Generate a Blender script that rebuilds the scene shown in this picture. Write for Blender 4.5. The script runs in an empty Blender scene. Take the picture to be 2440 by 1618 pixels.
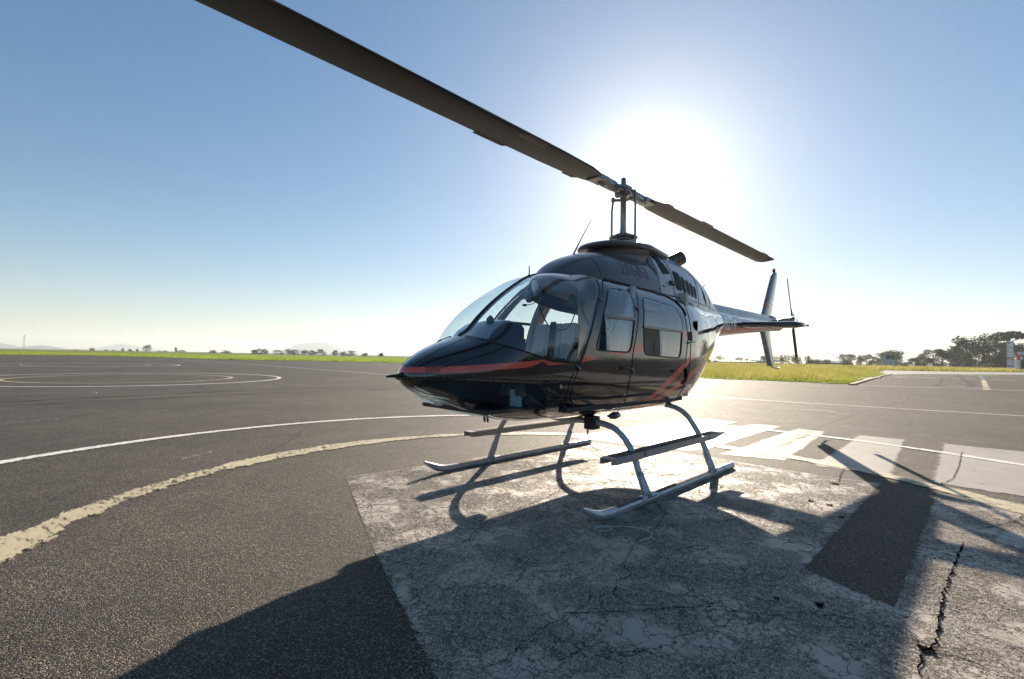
import bpy, math, random
import numpy as np
from mathutils import Vector, Matrix
rnd = random.Random(7)
PI = math.pi
scene = bpy.context.scene
C = scene.collection

# ------------------------------------------------------------------ camera
F_PX, PITCH, ROLL, YAW = 1118.1, 0.0387, 0.0188, 3.9271
CAM = Vector((4.6305, 2.9332, 1.1787))
fw = Vector((math.cos(PITCH)*math.cos(YAW), math.cos(PITCH)*math.sin(YAW), math.sin(PITCH)))
rt = Vector((math.sin(YAW), -math.cos(YAW), 0)); up = rt.cross(fw)
r_ = rt*math.cos(ROLL)+up*math.sin(ROLL); u_ = -rt*math.sin(ROLL)+up*math.cos(ROLL)
cd = bpy.data.cameras.new('camera'); cam = bpy.data.objects.new('camera', cd); C.objects.link(cam)
m = Matrix((r_, u_, -fw)).transposed().to_4x4(); m.translation = CAM; cam.matrix_world = m
cd.sensor_width = 36; cd.lens = F_PX/2440*36; cd.clip_start = .05; cd.clip_end = 30000
scene.camera = cam

# ------------------------------------------------------------------ world + sun
SUN_AZ, SUN_EL = 3.6418, 0.357
SD = Vector((math.cos(SUN_EL)*math.cos(SUN_AZ), math.cos(SUN_EL)*math.sin(SUN_AZ), math.sin(SUN_EL)))
w = bpy.data.worlds.new("World"); scene.world = w; w.use_nodes = True
nt = w.node_tree; nt.nodes.clear()
def wn(t): return nt.nodes.new(t)
out = wn('ShaderNodeOutputWorld'); bg = wn('ShaderNodeBackground'); sky = wn('ShaderNodeTexSky')
sky.sky_type = 'NISHITA'; sky.sun_disc = False
sky.sun_elevation = SUN_EL; sky.sun_rotation = PI/2 - SUN_AZ
sky.altitude = 0; sky.air_density = 1.0; sky.dust_density = 0.25; sky.ozone_density = 1.6
SKY_STRENGTH = 0.05
HAZE = 2e-4
bg.inputs['Strength'].default_value = SKY_STRENGTH
# the bright aureole of hazy air round the sun (part of the sky)
tc = wn('ShaderNodeTexCoord'); nrm = wn('ShaderNodeVectorMath'); nrm.operation = 'NORMALIZE'
dot = wn('ShaderNodeVectorMath'); dot.operation = 'DOT_PRODUCT'; dot.inputs[1].default_value = SD
nt.links.new(tc.outputs['Generated'], nrm.inputs[0]); nt.links.new(nrm.outputs[0], dot.inputs[0])
mx = wn('ShaderNodeMath'); mx.operation = 'MAXIMUM'; mx.inputs[1].default_value = 0
nt.links.new(dot.outputs['Value'], mx.inputs[0])
acc = None
for power, amp in ((7, .5), (22, .9), (70, 2.4), (420, 9.0)):
    p = wn('ShaderNodeMath'); p.operation = 'POWER'; p.inputs[1].default_value = power
    nt.links.new(mx.outputs[0], p.inputs[0])
    q = wn('ShaderNodeMath'); q.operation = 'MULTIPLY'; q.inputs[1].default_value = amp
    nt.links.new(p.outputs[0], q.inputs[0])
    if acc:
        a = wn('ShaderNodeMath'); a.operation = 'ADD'
        nt.links.new(acc.outputs[0], a.inputs[0]); nt.links.new(q.outputs[0], a.inputs[1]); acc = a
    else: acc = q
col = wn('ShaderNodeVectorMath'); col.operation = 'SCALE'; col.inputs[0].default_value = (1, .97, .92)
nt.links.new(acc.outputs[0], col.inputs['Scale'])
add = wn('ShaderNodeVectorMath'); add.operation = 'ADD'
hs = wn('ShaderNodeHueSaturation'); hs.inputs['Saturation'].default_value = 1.35; nt.links.new(sky.outputs[0], hs.inputs['Color']); tn = wn('ShaderNodeVectorMath'); tn.operation = 'MULTIPLY'; tn.inputs[1].default_value = (1.38, 1.43, 1.50); gm = wn('ShaderNodeGamma'); gm.inputs['Gamma'].default_value = .75; nt.links.new(hs.outputs[0], gm.inputs['Color']); nt.links.new(gm.outputs[0], tn.inputs[0]); nt.links.new(tn.outputs[0], add.inputs[0]); nt.links.new(col.outputs[0], add.inputs[1])
nt.links.new(add.outputs[0], bg.inputs['Color']); nt.links.new(bg.outputs[0], out.inputs['Surface'])
sl = bpy.data.lights.new('sun', 'SUN'); sl.energy = 5; sl.angle = math.radians(.5); sl.color = (1, .86, .68)
so = bpy.data.objects.new('sun', sl); C.objects.link(so)
so.rotation_euler = SD.to_track_quat('Z', 'Y').to_euler(); so.location = (0, 0, 30)
scene.view_settings.view_transform = 'Standard'; scene.view_settings.look = 'None'
scene.view_settings.gamma = 1; scene.view_settings.exposure = 1.22
scene.view_settings.use_curve_mapping = False
scene.cycles.max_bounces = 10; scene.cycles.transparent_max_bounces = 24
scene.cycles.sample_clamp_indirect = 6

# ------------------------------------------------------------------ helpers
def link(o, parent=None):
    C.objects.link(o)
    if parent: o.parent = parent
    return o
def tag(o, label=None, cat=None, group=None, kind=None):
    if label: o['label'] = label
    if cat: o['category'] = cat
    if group: o['group'] = group
    if kind: o['kind'] = kind
    return o
def empty(name, loc=(0, 0, 0), rz=0):
    o = bpy.data.objects.new(name, None); o.location = loc; o.rotation_euler = (0, 0, rz)
    o.empty_display_size = .3; return link(o)
class MB:
    """collects faces, becomes ONE mesh object"""
    def __init__(s): s.v = []; s.f = []; s.m = []
    def addv(s, vs): n = len(s.v); s.v += [tuple(v) for v in vs]; return n
    def face(s, idx, m=0): s.f.append(tuple(idx)); s.m.append(m)
    def quad(s, a, b, c, d, m=0): n = s.addv([a, b, c, d]); s.face((n, n+1, n+2, n+3), m)
    def box(s, lo, hi, m=0, M=None):
        vs = [Vector((x, y, z)) for x in (lo[0], hi[0]) for y in (lo[1], hi[1]) for z in (lo[2], hi[2])]
        if M: vs = [M @ v for v in vs]
        n = s.addv(vs)
        for f in ((0, 1, 3, 2), (4, 6, 7, 5), (0, 4, 5, 1), (2, 3, 7, 6), (0, 2, 6, 4), (1, 5, 7, 3)):
            s.face([n+i for i in f], m)
    def rings(s, R, m=0, caps=True, closed=True):
        k = len(R[0]); base = [s.addv(r) for r in R]
        for a, b in zip(base, base[1:]):
            for i in range(k if closed else k-1):
                j = (i+1) % k; s.face((a+i, a+j, b+j, b+i), m)
        if caps and closed:
            s.face([base[0]+i for i in reversed(range(k))], m); s.face([base[-1]+i for i in range(k)], m)
    def tube(s, pts, r, n=10, m=0, caps=True):
        pts = [Vector(p) for p in pts]; R = []
        rr = r if isinstance(r, (list, tuple)) else [r]*len(pts)
        prev = None
        for i, p in enumerate(pts):
            t = (pts[min(i+1, len(pts)-1)]-pts[max(i-1, 0)]).normalized()
            if prev is None:
                a = Vector((0, 0, 1)) if abs(t.z) < .9 else Vector((1, 0, 0)); x = t.cross(a).normalized()
            else: x = (prev-t*prev.dot(t)).normalized()
            prev = x; y = t.cross(x)
            R.append([p+(x*math.cos(2*PI*k/n)+y*math.sin(2*PI*k/n))*rr[i] for k in range(n)])
        s.rings(R, m, caps)
    def lathe(s, prof, c=(0, 0, 0), n=24, m=0):
        R = [[(c[0]+r*math.cos(2*PI*k/n), c[1]+r*math.sin(2*PI*k/n), c[2]+z) for k in range(n)] for r, z in prof]
        s.rings(R, m)
    def prism(s, poly, lo, hi, axis=2, m=0):
        def P(a, h):
            if axis == 2: return (a[0], a[1], h)
            if axis == 1: return (a[0], h, a[1])
            return (h, a[0], a[1])
        s.rings([[P(a, lo) for a in poly], [P(a, hi) for a in poly]], m)
    def build(s, name, mats, parent=None, smooth=False, bevel=0, normals=None, angle=None):
        me = bpy.data.meshes.new(name); me.from_pydata(s.v, [], s.f)
        if not isinstance(mats, (list, tuple)): mats = [mats]
        for x in mats: me.materials.append(x)
        if len(mats) > 1: me.polygons.foreach_set('material_index', s.m)
        me.update()
        if smooth: me.shade_smooth()
        if angle is not None:
            me.shade_smooth(); me.set_sharp_from_angle(angle=math.radians(angle))
        if normals is not None:
            me.shade_smooth(); me.normals_split_custom_set_from_vertices([tuple(n) for n in normals])
        o = bpy.data.objects.new(name, me)
        if bevel:
            b = o.modifiers.new('bevel', 'BEVEL'); b.width = bevel; b.segments = 2; b.limit_method = 'ANGLE'
        return link(o, parent)

# ------------------------------------------------------------------ materials
def mat(name, base=(.5, .5, .5), rough=.5, metal=0, coat=0, noise=None, bump=None, spec=.5):
    """noise=(scale, amount) brightness variation; bump=(scale, distance)"""
    M = bpy.data.materials.new(name); M.use_nodes = True
    t = M.node_tree; b = t.nodes['Principled BSDF']
    b.inputs['Base Color'].default_value = (*base, 1); b.inputs['Roughness'].default_value = rough
    b.inputs['Metallic'].default_value = metal; b.inputs['Coat Weight'].default_value = coat
    b.inputs['Coat Roughness'].default_value = .04; b.inputs['Specular IOR Level'].default_value = spec
    tc = t.nodes.new('ShaderNodeTexCoord')
    sc, am = noise or (9, .18)
    n = t.nodes.new('ShaderNodeTexNoise'); n.inputs['Scale'].default_value = sc; n.inputs['Detail'].default_value = 6
    t.links.new(tc.outputs['Object'], n.inputs['Vector'])
    r = t.nodes.new('ShaderNodeValToRGB')
    r.color_ramp.elements[0].position = .3; r.color_ramp.elements[1].position = .7
    r.color_ramp.elements[0].color = (*[c*(1-am) for c in base], 1)
    r.color_ramp.elements[1].color = (*[min(1, c*(1+am)) for c in base], 1)
    t.links.new(n.outputs['Fac'], r.inputs['Fac']); t.links.new(r.outputs[0], b.inputs['Base Color'])
    if bump:
        n2 = t.nodes.new('ShaderNodeTexNoise'); n2.inputs['Scale'].default_value = bump[0]; n2.inputs['Detail'].default_value = 4
        t.links.new(tc.outputs['Object'], n2.inputs['Vector'])
        bp = t.nodes.new('ShaderNodeBump'); bp.inputs['Distance'].default_value = bump[1]
        t.links.new(n2.outputs['Fac'], bp.inputs['Height']); t.links.new(bp.outputs[0], b.inputs['Normal'])
    return M
def glassmat(name, tint, refl=1.0, ior=1.5):
    M = bpy.data.materials.new(name); M.use_nodes = True; t = M.node_tree; t.nodes.clear()
    o = t.nodes.new('ShaderNodeOutputMaterial'); mixn = t.nodes.new('ShaderNodeMixShader')
    tr = t.nodes.new('ShaderNodeBsdfTransparent'); gl = t.nodes.new('ShaderNodeBsdfGlossy')
    fr = t.nodes.new('ShaderNodeLayerWeight'); fr.inputs['Blend'].default_value = .5   # facing: same on both sides of the thin pane
    f0 = 2*((ior-1)/(ior+1))**2
    pw = t.nodes.new('ShaderNodeMath'); pw.operation = 'POWER'; pw.inputs[1].default_value = 4.2
    mr = t.nodes.new('ShaderNodeMapRange'); mr.inputs['To Min'].default_value = f0; mr.inputs['To Max'].default_value = 1
    t.links.new(fr.outputs['Facing'], pw.inputs[0]); t.links.new(pw.outputs[0], mr.inputs['Value'])
    tr.inputs[0].default_value = (*tint, 1); gl.inputs['Roughness'].default_value = .015; gl.inputs[0].default_value = (refl, refl, refl, 1)
    # slow waves of a blown acrylic pane
    tc = t.nodes.new('ShaderNodeTexCoord'); n = t.nodes.new('ShaderNodeTexNoise'); n.inputs['Scale'].default_value = 2.2
    bp = t.nodes.new('ShaderNodeBump'); bp.inputs['Distance'].default_value = .004
    t.links.new(tc.outputs['Object'], n.inputs['Vector']); t.links.new(n.outputs['Fac'], bp.inputs['Height'])
    t.links.new(bp.outputs[0], gl.inputs['Normal']); t.links.new(bp.outputs[0], fr.inputs['Normal'])
    t.links.new(mr.outputs[0], mixn.inputs[0]); t.links.new(tr.outputs[0], mixn.inputs[1]); t.links.new(gl.outputs[0], mixn.inputs[2])
    t.links.new(mixn.outputs[0], o.inputs['Surface']); return M
M_ = {}
M_['paint'] = mat('black_gloss_paint', (.026, .019, .018), .14, coat=1, noise=(3, .25), bump=(2.4, .004))
def dusty(M, lo, hi, sc=2.6):
    t = M.node_tree; b = t.nodes['Principled BSDF']; v = t.nodes.new('ShaderNodeTexCoord').outputs['Object']
    n = t.nodes.new('ShaderNodeTexNoise'); n.inputs['Scale'].default_value = sc; n.inputs['Detail'].default_value = 9; n.inputs['Roughness'].default_value = .7
    t.links.new(v, n.inputs['Vector']); r = t.nodes.new('ShaderNodeMapRange'); r.inputs['From Min'].default_value = .35; r.inputs['From Max'].default_value = .7
    r.inputs['To Min'].default_value = lo; r.inputs['To Max'].default_value = hi
    t.links.new(n.outputs['Fac'], r.inputs['Value']); t.links.new(r.outputs[0], b.inputs['Roughness']); t.links.new(r.outputs[0], b.inputs['Coat Roughness'])
dusty(M_['paint'], .02, .16)
M_['red'] = mat('red_stripe_paint', (.76, .10, .055), .25, coat=.8, noise=(5, .12), bump=(3.5, .0012))
M_['cowl'] = mat('flare_lifted_dark_cowl_paint', (.12, .10, .105), .3, coat=.5, noise=(4, .15), bump=(4, .0015))  # dark cowl paint, base lifted to purple-grey to imitate the sun's flare veil
M_['cowl_grey'] = mat('grey_engine_cowl_paint', (.38, .385, .41), .33, coat=.4, noise=(5, .12), bump=(4, .0015))
M_['rubber'] = mat('black_rubber', (.012, .012, .013), .5)
M_['dark'] = mat('dark_opening', (.006, .006, .007), .7)
M_['blade'] = mat('rotor_blade_paint', (.030, .028, .028), .42, noise=(2.5, .25))
M_['blade_edge'] = mat('worn_metal_edge', (.16, .13, .11), .38, .4, noise=(6, .3))
M_['steel'] = mat('dull_steel', (.3, .29, .28), .35, .9, noise=(20, .2))
M_['alu'] = mat('grey_painted_tube', (.42, .44, .48), .32, .35, noise=(14, .15), bump=(60, .0006))
M_['alu_side'] = mat('grey_aluminium_step', (.34, .33, .34), .4, .3, noise=(30, .15))
M_['grip'] = mat('worn_grip_tape', (.10, .085, .08), .8, noise=(28, .9), bump=(120, .003))
M_['bronze'] = mat('heat_stained_exhaust_metal', (.17, .12, .085), .3, .8, noise=(9, .4))
M_['leather'] = mat('beige_leather', (.66, .60, .56), .55, noise=(7, .1), bump=(90, .0008))
M_['trim'] = mat('beige_cabin_trim', (.58, .52, .47), .6, noise=(5, .12))
M_['belt'] = mat('dark_webbing', (.03, .033, .045), .7, noise=(90, .3))
M_['panel'] = mat('black_instrument_panel', (.018, .018, .022), .45, noise=(12, .3))
M_['white_plastic'] = mat('white_plastic', (.75, .76, .78), .4)
M_['redp'] = mat('signal_red', (.5, .03, .02), .35)
M_['headset'] = mat('grey_green_headset', (.10, .13, .12), .35, noise=(9, .2))
M_['letter'] = mat('pale_lettering', (.88, .88, .9), .2, coat=1)
M_['faded_letter'] = mat('faded_red_lettering', (.16, .095, .095), .4)
M_['glass'] = glassmat('tinted_windscreen_acrylic', (.82, .91, .96), .95, 1.55)
M_['glass_side'] = glassmat('side_window_acrylic', (.82, .89, .93), .95, 1.95)
M_['glass_chin'] = glassmat('dark_chin_acrylic', (.68, .88, .95), .95, 1.55)

# ---- pavement materials
def N(t, ty, **kw):
    n = t.nodes.new(ty)
    for k, v in kw.items():
        if k in ('op',): n.operation = v
        else: n.inputs[k].default_value = v
    return n
def mathn(t, op, a, b=None, clamp=False):
    n = t.nodes.new('ShaderNodeMath'); n.operation = op; n.use_clamp = clamp
    for i, x in enumerate((a, b)):
        if x is None: continue
        if isinstance(x, (int, float)): n.inputs[i].default_value = x
        else: t.links.new(x, n.inputs[i])
    return n.outputs[0]
def ramp(t, fac, els):
    r = t.nodes.new('ShaderNodeValToRGB'); e = r.color_ramp.elements
    while len(e) > 1: e.remove(e[-1])
    e[0].position = els[0][0]; e[0].color = (*els[0][1], 1)
    for p, c in els[1:]:
        x = e.new(p); x.color = (*c, 1)
    t.links.new(fac, r.inputs['Fac']); return r.outputs[0]
def noise(t, vec, scale, detail=4, rough=.5, dist=0):
    n = t.nodes.new('ShaderNodeTexNoise'); n.inputs['Scale'].default_value = scale
    n.inputs['Detail'].default_value = detail; n.inputs['Roughness'].default_value = rough; n.inputs['Distortion'].default_value = dist
    t.links.new(vec, n.inputs['Vector']); return n.outputs['Fac']
def voro(t, vec, scale, feat='F1', out='Distance', rand=1):
    n = t.nodes.new('ShaderNodeTexVoronoi'); n.feature = feat; n.inputs['Scale'].default_value = scale
    n.inputs['Randomness'].default_value = rand
    t.links.new(vec, n.inputs['Vector']); return n.outputs[out]
def mixc(t, fac, a, b):
    n = t.nodes.new('ShaderNodeMix'); n.data_type = 'RGBA'
    for sock, x in ((n.inputs['Factor'], fac), (n.inputs['A'], a), (n.inputs['B'], b)):
        if isinstance(x, (int, float)): sock.default_value = x
        elif isinstance(x, tuple): sock.default_value = (*x, 1)
        else: t.links.new(x, sock)
    return n.outputs['Result']
def asphalt_mat():
    M = bpy.data.materials.new('coarse_asphalt'); M.use_nodes = True; t = M.node_tree; b = t.nodes['Principled BSDF']
    v = t.nodes.new('ShaderNodeTexCoord').outputs['Object']
    cell = voro(t, v, 180, out='Color'); sep = t.nodes.new('ShaderNodeSeparateColor'); t.links.new(cell, sep.inputs[0])
    stone = ramp(t, sep.outputs[0], [(0, (.007, .006, .006)), (.45, (.026, .023, .020)), (.75, (.068, .058, .05)), (1, (.30, .25, .21))])
    big = noise(t, v, .35, 6, .6); mid = noise(t, v, 2.3, 5, .6)
    tone = ramp(t, big, [(.3, (.60, .58, .58)), (.7, (1.22, 1.18, 1.12))])
    tone2 = ramp(t, mid, [(.3, (.74, .74, .74)), (.7, (1.22, 1.19, 1.15))])
    m1 = t.nodes.new('ShaderNodeMix'); m1.data_type = 'RGBA'; m1.blend_type = 'MULTIPLY'; m1.inputs['Factor'].default_value = 1
    t.links.new(stone, m1.inputs['A']); t.links.new(tone, m1.inputs['B'])
    m2 = t.nodes.new('ShaderNodeMix'); m2.data_type = 'RGBA'; m2.blend_type = 'MULTIPLY'; m2.inputs['Factor'].default_value = 1
    t.links.new(m1.outputs['Result'], m2.inputs['A']); t.links.new(tone2, m2.inputs['B'])
    t.links.new(m2.outputs['Result'], b.inputs['Base Color'])
    d = voro(t, v, 180); d2 = noise(t, v, 330, 3)
    h = mathn(t, 'ADD', mathn(t, 'MULTIPLY', d, -1.0), mathn(t, 'MULTIPLY', sep.outputs[1], .8))
    h = mathn(t, 'ADD', h, mathn(t, 'MULTIPLY', d2, .5))
    bp = t.nodes.new('ShaderNodeBump'); bp.inputs['Distance'].default_value = .006; bp.inputs['Strength'].default_value = 1.0
    t.links.new(h, bp.inputs['Height']); t.links.new(bp.outputs[0], b.inputs['Normal'])
    b.inputs['Roughness'].default_value = .72; b.inputs['Specular IOR Level'].default_value = .32
    return M
def paint_mat(name, colr, wear=.35, cracks=True, edge=.12, rough=.5, dirt=(.22, .17, .13)):
    """road paint lying on the asphalt: worn through where the noise bites, cracked; UV.x runs 0..1 across the sheet in metres from its edge"""
    M = bpy.data.materials.new(name); M.use_nodes = True; t = M.node_tree; b = t.nodes['Principled BSDF']
    o = t.nodes['Material Output']
    v = t.nodes.new('ShaderNodeTexCoord').outputs['Object']
    mp = t.nodes.new('ShaderNodeMapping'); mp.inputs['Rotation'].default_value = (0, 0, .72); mp.inputs['Scale'].default_value = (1.5, .55, 1); t.links.new(v, mp.inputs['Vector'])
    g = noise(t, v, 1.1, 8, .65); f = noise(t, mp.outputs[0], 16, 8, .70, .5); fine = noise(t, v, 150, 3, .6)
    base = ramp(t, noise(t, v, 3.2, 7, .65), [(.3, tuple(c*.84 for c in colr)), (.7, colr)])
    dirtf = ramp(t, mathn(t, 'ADD', mathn(t, 'MULTIPLY', f, .6), mathn(t, 'MULTIPLY', g, .4)), [(.44, (1, 1, 1)), (.56, (0, 0, 0))])
    base = mixc(t, mathn(t, 'MULTIPLY', dirtf, .28), base, tuple(c*.42+dirt[i]*.35 for i, c in enumerate(colr)))
    t.links.new(base, b.inputs['Base Color'])
    ra = t.nodes.new('ShaderNodeMapRange'); ra.inputs['From Min'].default_value = .3; ra.inputs['From Max'].default_value = .7
    ra.inputs['To Min'].default_value = rough-.06; ra.inputs['To Max'].default_value = rough+.2
    t.links.new(f, ra.inputs['Value']); t.links.new(ra.outputs[0], b.inputs['Roughness'])
    # wear mask
    att = t.nodes.new('ShaderNodeUVMap'); sx = t.nodes.new('ShaderNodeSeparateXYZ'); t.links.new(att.outputs[0], sx.inputs[0])
    e = t.nodes.new('ShaderNodeMapRange'); e.inputs['From Min'].default_value = 0; e.inputs['From Max'].default_value = edge
    e.inputs['To Min'].default_value = .16; e.inputs['To Max'].default_value = 0
    t.links.new(sx.outputs[0], e.inputs['Value'])
    k = mathn(t, 'ADD', mathn(t, 'MULTIPLY', f, .5), mathn(t, 'MULTIPLY', g, .28))
    k = mathn(t, 'ADD', k, mathn(t, 'MULTIPLY', fine, .22))
    k = mathn(t, 'SUBTRACT', k, e.outputs[0])
    thr = .30+wear*.34
    op = t.nodes.new('ShaderNodeMapRange'); op.inputs['From Min'].default_value = thr-.02; op.inputs['From Max'].default_value = thr+.03
    t.links.new(k, op.inputs['Value']); opac = op.outputs[0]
    h = mathn(t, 'ADD', mathn(t, 'MULTIPLY', f, .6), mathn(t, 'MULTIPLY', fine, .35))
    if cracks:
        wv = t.nodes.new('ShaderNodeVectorMath'); wv.operation = 'ADD'
        nn = t.nodes.new('ShaderNodeTexNoise'); nn.inputs['Scale'].default_value = 5; nn.inputs['Detail'].default_value = 9; nn.inputs['Roughness'].default_value = .68
        t.links.new(v, nn.inputs['Vector'])
        scl = t.nodes.new('ShaderNodeVectorMath'); scl.operation = 'SCALE'; scl.inputs['Scale'].default_value = .30
        t.links.new(nn.outputs['Color'], scl.inputs[0]); t.links.new(v, wv.inputs[0]); t.links.new(scl.outputs[0], wv.inputs[1])
        tot = None
        for sc, wd, msc, mth in ((1.6, .007, .8, .50), (7, .02, 1.6, .42), (21, .042, 1.9, .41), (52, .085, 2.7, .43)):
            c = voro(t, wv.outputs[0], sc, 'DISTANCE_TO_EDGE')
            ln = t.nodes.new('ShaderNodeMapRange'); ln.inputs['From Min'].default_value = wd*.35; ln.inputs['From Max'].default_value = wd
            t.links.new(c, ln.inputs['Value'])
            msk = t.nodes.new('ShaderNodeMapRange'); msk.inputs['From Min'].default_value = mth; msk.inputs['From Max'].default_value = mth+.08
            t.links.new(noise(t, v, msc, 5), msk.inputs['Value'])
            one = mathn(t, 'SUBTRACT', 1, mathn(t, 'MULTIPLY', mathn(t, 'SUBTRACT', 1, ln.outputs[0]), msk.outputs[0]))
            tot = one if tot is None else mathn(t, 'MULTIPLY', tot, one)
        opac = mathn(t, 'MULTIPLY', opac, tot)
        h = mathn(t, 'ADD', h, mathn(t, 'MULTIPLY', tot, .7))
    bp = t.nodes.new('ShaderNodeBump'); bp.inputs['Distance'].default_value = .006; bp.inputs['Strength'].default_value = .7
    t.links.new(h, bp.inputs['Height']); t.links.new(bp.outputs[0], b.inputs['Normal'])
    tr = t.nodes.new('ShaderNodeBsdfTransparent'); mxs = t.nodes.new('ShaderNodeMixShader')
    t.links.new(opac, mxs.inputs[0]); t.links.new(tr.outputs[0], mxs.inputs[1]); t.links.new(b.outputs[0], mxs.inputs[2])
    t.links.new(mxs.outputs[0], o.inputs['Surface'])
    return M
M_['asphalt'] = asphalt_mat()
M_['pad_white'] = paint_mat('worn_white_pad_paint', (.44, .37, .315), .13, True, .05)
M_['pad_bar'] = paint_mat('white_bar_paint', (.38, .34, .30), .30, False, .08)
M_['line_white'] = paint_mat('white_line_paint', (.78, .75, .70), .28, False, .05)
M_['line_faint'] = paint_mat('faint_white_line_paint', (.34, .33, .33), .56, False, .06)
M_['line_yellow'] = paint_mat('worn_yellow_line_paint', (.56, .48, .31), .42, False, .08)
M_['line_yellow_faint'] = paint_mat('faint_yellow_line_paint', (.34, .27, .16), .62, False, .08)
M_['concrete'] = mat('pale_concrete', (.30, .28, .26), .7, noise=(1.2, .15), bump=(30, .004))
M_['crack'] = mat('black_crack_filler', (.010, .010, .011), .95, noise=(20, .3), bump=(60, .006), spec=0)
M_['tyre'] = paint_mat('rubber_scuff', (.014, .013, .013), .50, False, .12, dirt=(0, 0, 0))

# ------------------------------------------------------------------ ground
def sheet(name, rects_or_poly, z, material, label=None):
    b = MB(); b.v = [(x, y, z) for x, y in rects_or_poly]; b.f = [tuple(range(len(b.v)))]; b.m = [0]
    o = b.build(name, material); tag(o, kind='structure'); return o
S = 7000
b = MB()
# far land: slightly green soil under everything
sheet('terrain', [(-S, -S), (S, -S), (S, S), (-S, S)], -.012, mat('soil_ground', (.09, .10, .035), .9, noise=(.05, .3)))
tarmac = [(60, -112), (9.7, -116), (3.2, -124), (-3.1, -125), (-8.5, -110.8), (-14.4, -85.3), (-20.2, -78.7), (-24.7, -76.2), (-30.4, -69.5), (-36, -63), (-36, -30), (-28, -18), (-27.3, -11), (-27.5, -8.75), (-28.2, -7.2), (-28.6, -4.5), (-27.8, -3.3), (-27.6, -2.2), (-39.7, -3.05), (-54.5, -4.1), (-68.2, -4.8), (-80, -3.5), (-86.8, -.4), (-108.5, 7.8), (-128, 18), (-128, 60), (60, 60)]
sheet('tarmac', tarmac, 0, M_['asphalt'])
sheet('concrete_road', [(-68.2, -4.8), (-73, -6.2), (-121, -11.6), (-124, -6.3), (-137, 1.5), (-150, 7), (-170, 30), (-150, 60), (-128, 18), (-108.5, 7.8), (-86.8, -.4), (-80, -3.5)], -.004, M_['concrete'])

def uvsheet(name, quads, material, kind='structure'):
    """quads: list of (4 points, 4 edge distances)"""
    vs = []; fs = []; uv = []
    for q, d in quads:
        n = len(vs); vs += q; fs.append((n, n+1, n+2, n+3)); uv += d
    me = bpy.data.meshes.new(name); me.from_pydata(vs, [], fs); me.materials.append(material)
    l = me.uv_layers.new(name='UVMap')
    for i, x in enumerate(uv): l.data[i].uv = (x, 0)
    me.update(); o = bpy.data.objects.new(name, me); link(o); tag(o, kind=kind); return o
def strip(name, pts, width, z, material, jitter=0):
    """painted band along a polyline, UV.x = distance from the edge"""
    pts = [Vector((p[0], p[1], 0)) for p in pts]; Q = []; L = []
    for i, p in enumerate(pts):
        tdir = (pts[min(i+1, len(pts)-1)]-pts[max(i-1, 0)]).normalized(); n = Vector((-tdir.y, tdir.x, 0))
        wv = (width[i] if isinstance(width, (list, tuple)) else width)*(1+rnd.uniform(-jitter, jitter))
        L.append((p-n*wv/2, p, p+n*wv/2, wv/2))
    for a, c in zip(L, L[1:]):
        f = lambda v: (v.x, v.y, z)
        Q.append(([f(a[0]), f(c[0]), f(c[1]), f(a[1])], [0, 0, c[3], a[3]]))
        Q.append(([f(a[1]), f(c[1]), f(c[2]), f(a[2])], [a[3], c[3], 0, 0]))
    return uvsheet(name, Q, material)
def arc(cx, cy, r, a0, a1, n=90):
    return [(cx+r*math.cos(a0+(a1-a0)*i/n), cy+r*math.sin(a0+(a1-a0)*i/n)) for i in range(n+1)]
def rect_patch(name, poly, z, material):
    """polygon, UV.x distance from edge via an inset ring"""
    P = [Vector((x, y)) for x, y in poly]; n = len(P); Q = []; ins = []
    area = sum(P[i].x*P[(i+1) % n].y-P[(i+1) % n].x*P[i].y for i in range(n))
    if area < 0: P.reverse()
    for i in range(n):
        a = (P[i]-P[i-1]).normalized(); c = (P[(i+1) % n]-P[i]).normalized()
        na = Vector((-a.y, a.x)); nc = Vector((-c.y, c.x)); k = (na+nc); k = k/max(.3, k.dot(na))
        ins.append(P[i]+k*.06)
    for i in range(n):
        j = (i+1) % n
        Q.append(([(*P[i], z), (*P[j], z), (*ins[j], z), (*ins[i], z)], [0, 0, .06, .06]))
    me_v = []; me_f = []; uv = []
    for q, d in Q:
        k = len(me_v); me_v += q; me_f.append(tuple(range(k, k+4))); uv += d
    k = len(me_v); me_v += [(*p, z) for p in ins]; me_f.append(tuple(range(k, k+n))); uv += [.2]*n
    me = bpy.data.meshes.new(name); me.from_pydata(me_v, [], me_f); me.materials.append(material)
    l = me.uv_layers.new(name='UVMap')
    for i, x in enumerate(uv): l.data[i].uv = (x, 0)
    me.update(); o = bpy.data.objects.new(name, me); link(o); tag(o, kind='structure'); return o
# the white painted field, in slabs between strips of bare asphalt
def yb(x):   # lower boundary of the field in y
    return -1.45
Z1, Z2, Z3 = .004, .008, .012
rect_patch('pad_marking', [(2.52, -1.41), (1.5, -1.3), (.46, -1.22), (-.49, -1.17), (-.95, -1.3), (-1.0, -.5), (-1.2, .05), (-1.24, .6), (-1.21, 1.13), (-1.21, 1.8), (-1.3, 2.22), (1.5, 2.2), (1.66, 2.62), (-1.3, 2.62), (-1.35, 6.5), (4.6, 6.5), (4.15, 4.6), (3.9, 3.0), (3.6, 1.6), (3.14, .25)], Z1, M_['pad_white'])
rect_patch('pad_marking', [(-.97, -1.5), (-5.05, -1.45), (-5.08, -.45), (-4.4, -.43), (-4.43, -.22), (-4.95, -.2), (-5.1, .09), (-5.1, .33), (-1.75, .34), (-1.35, .2), (-1.2, -.5)], Z1, M_['pad_bar'])
rect_patch('pad_marking', [(-5.05, .56), (-5.03, 1.05), (-1.72, 1.28), (-1.6, .9), (-1.5, .55)], Z1, M_['pad_bar'])
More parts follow.
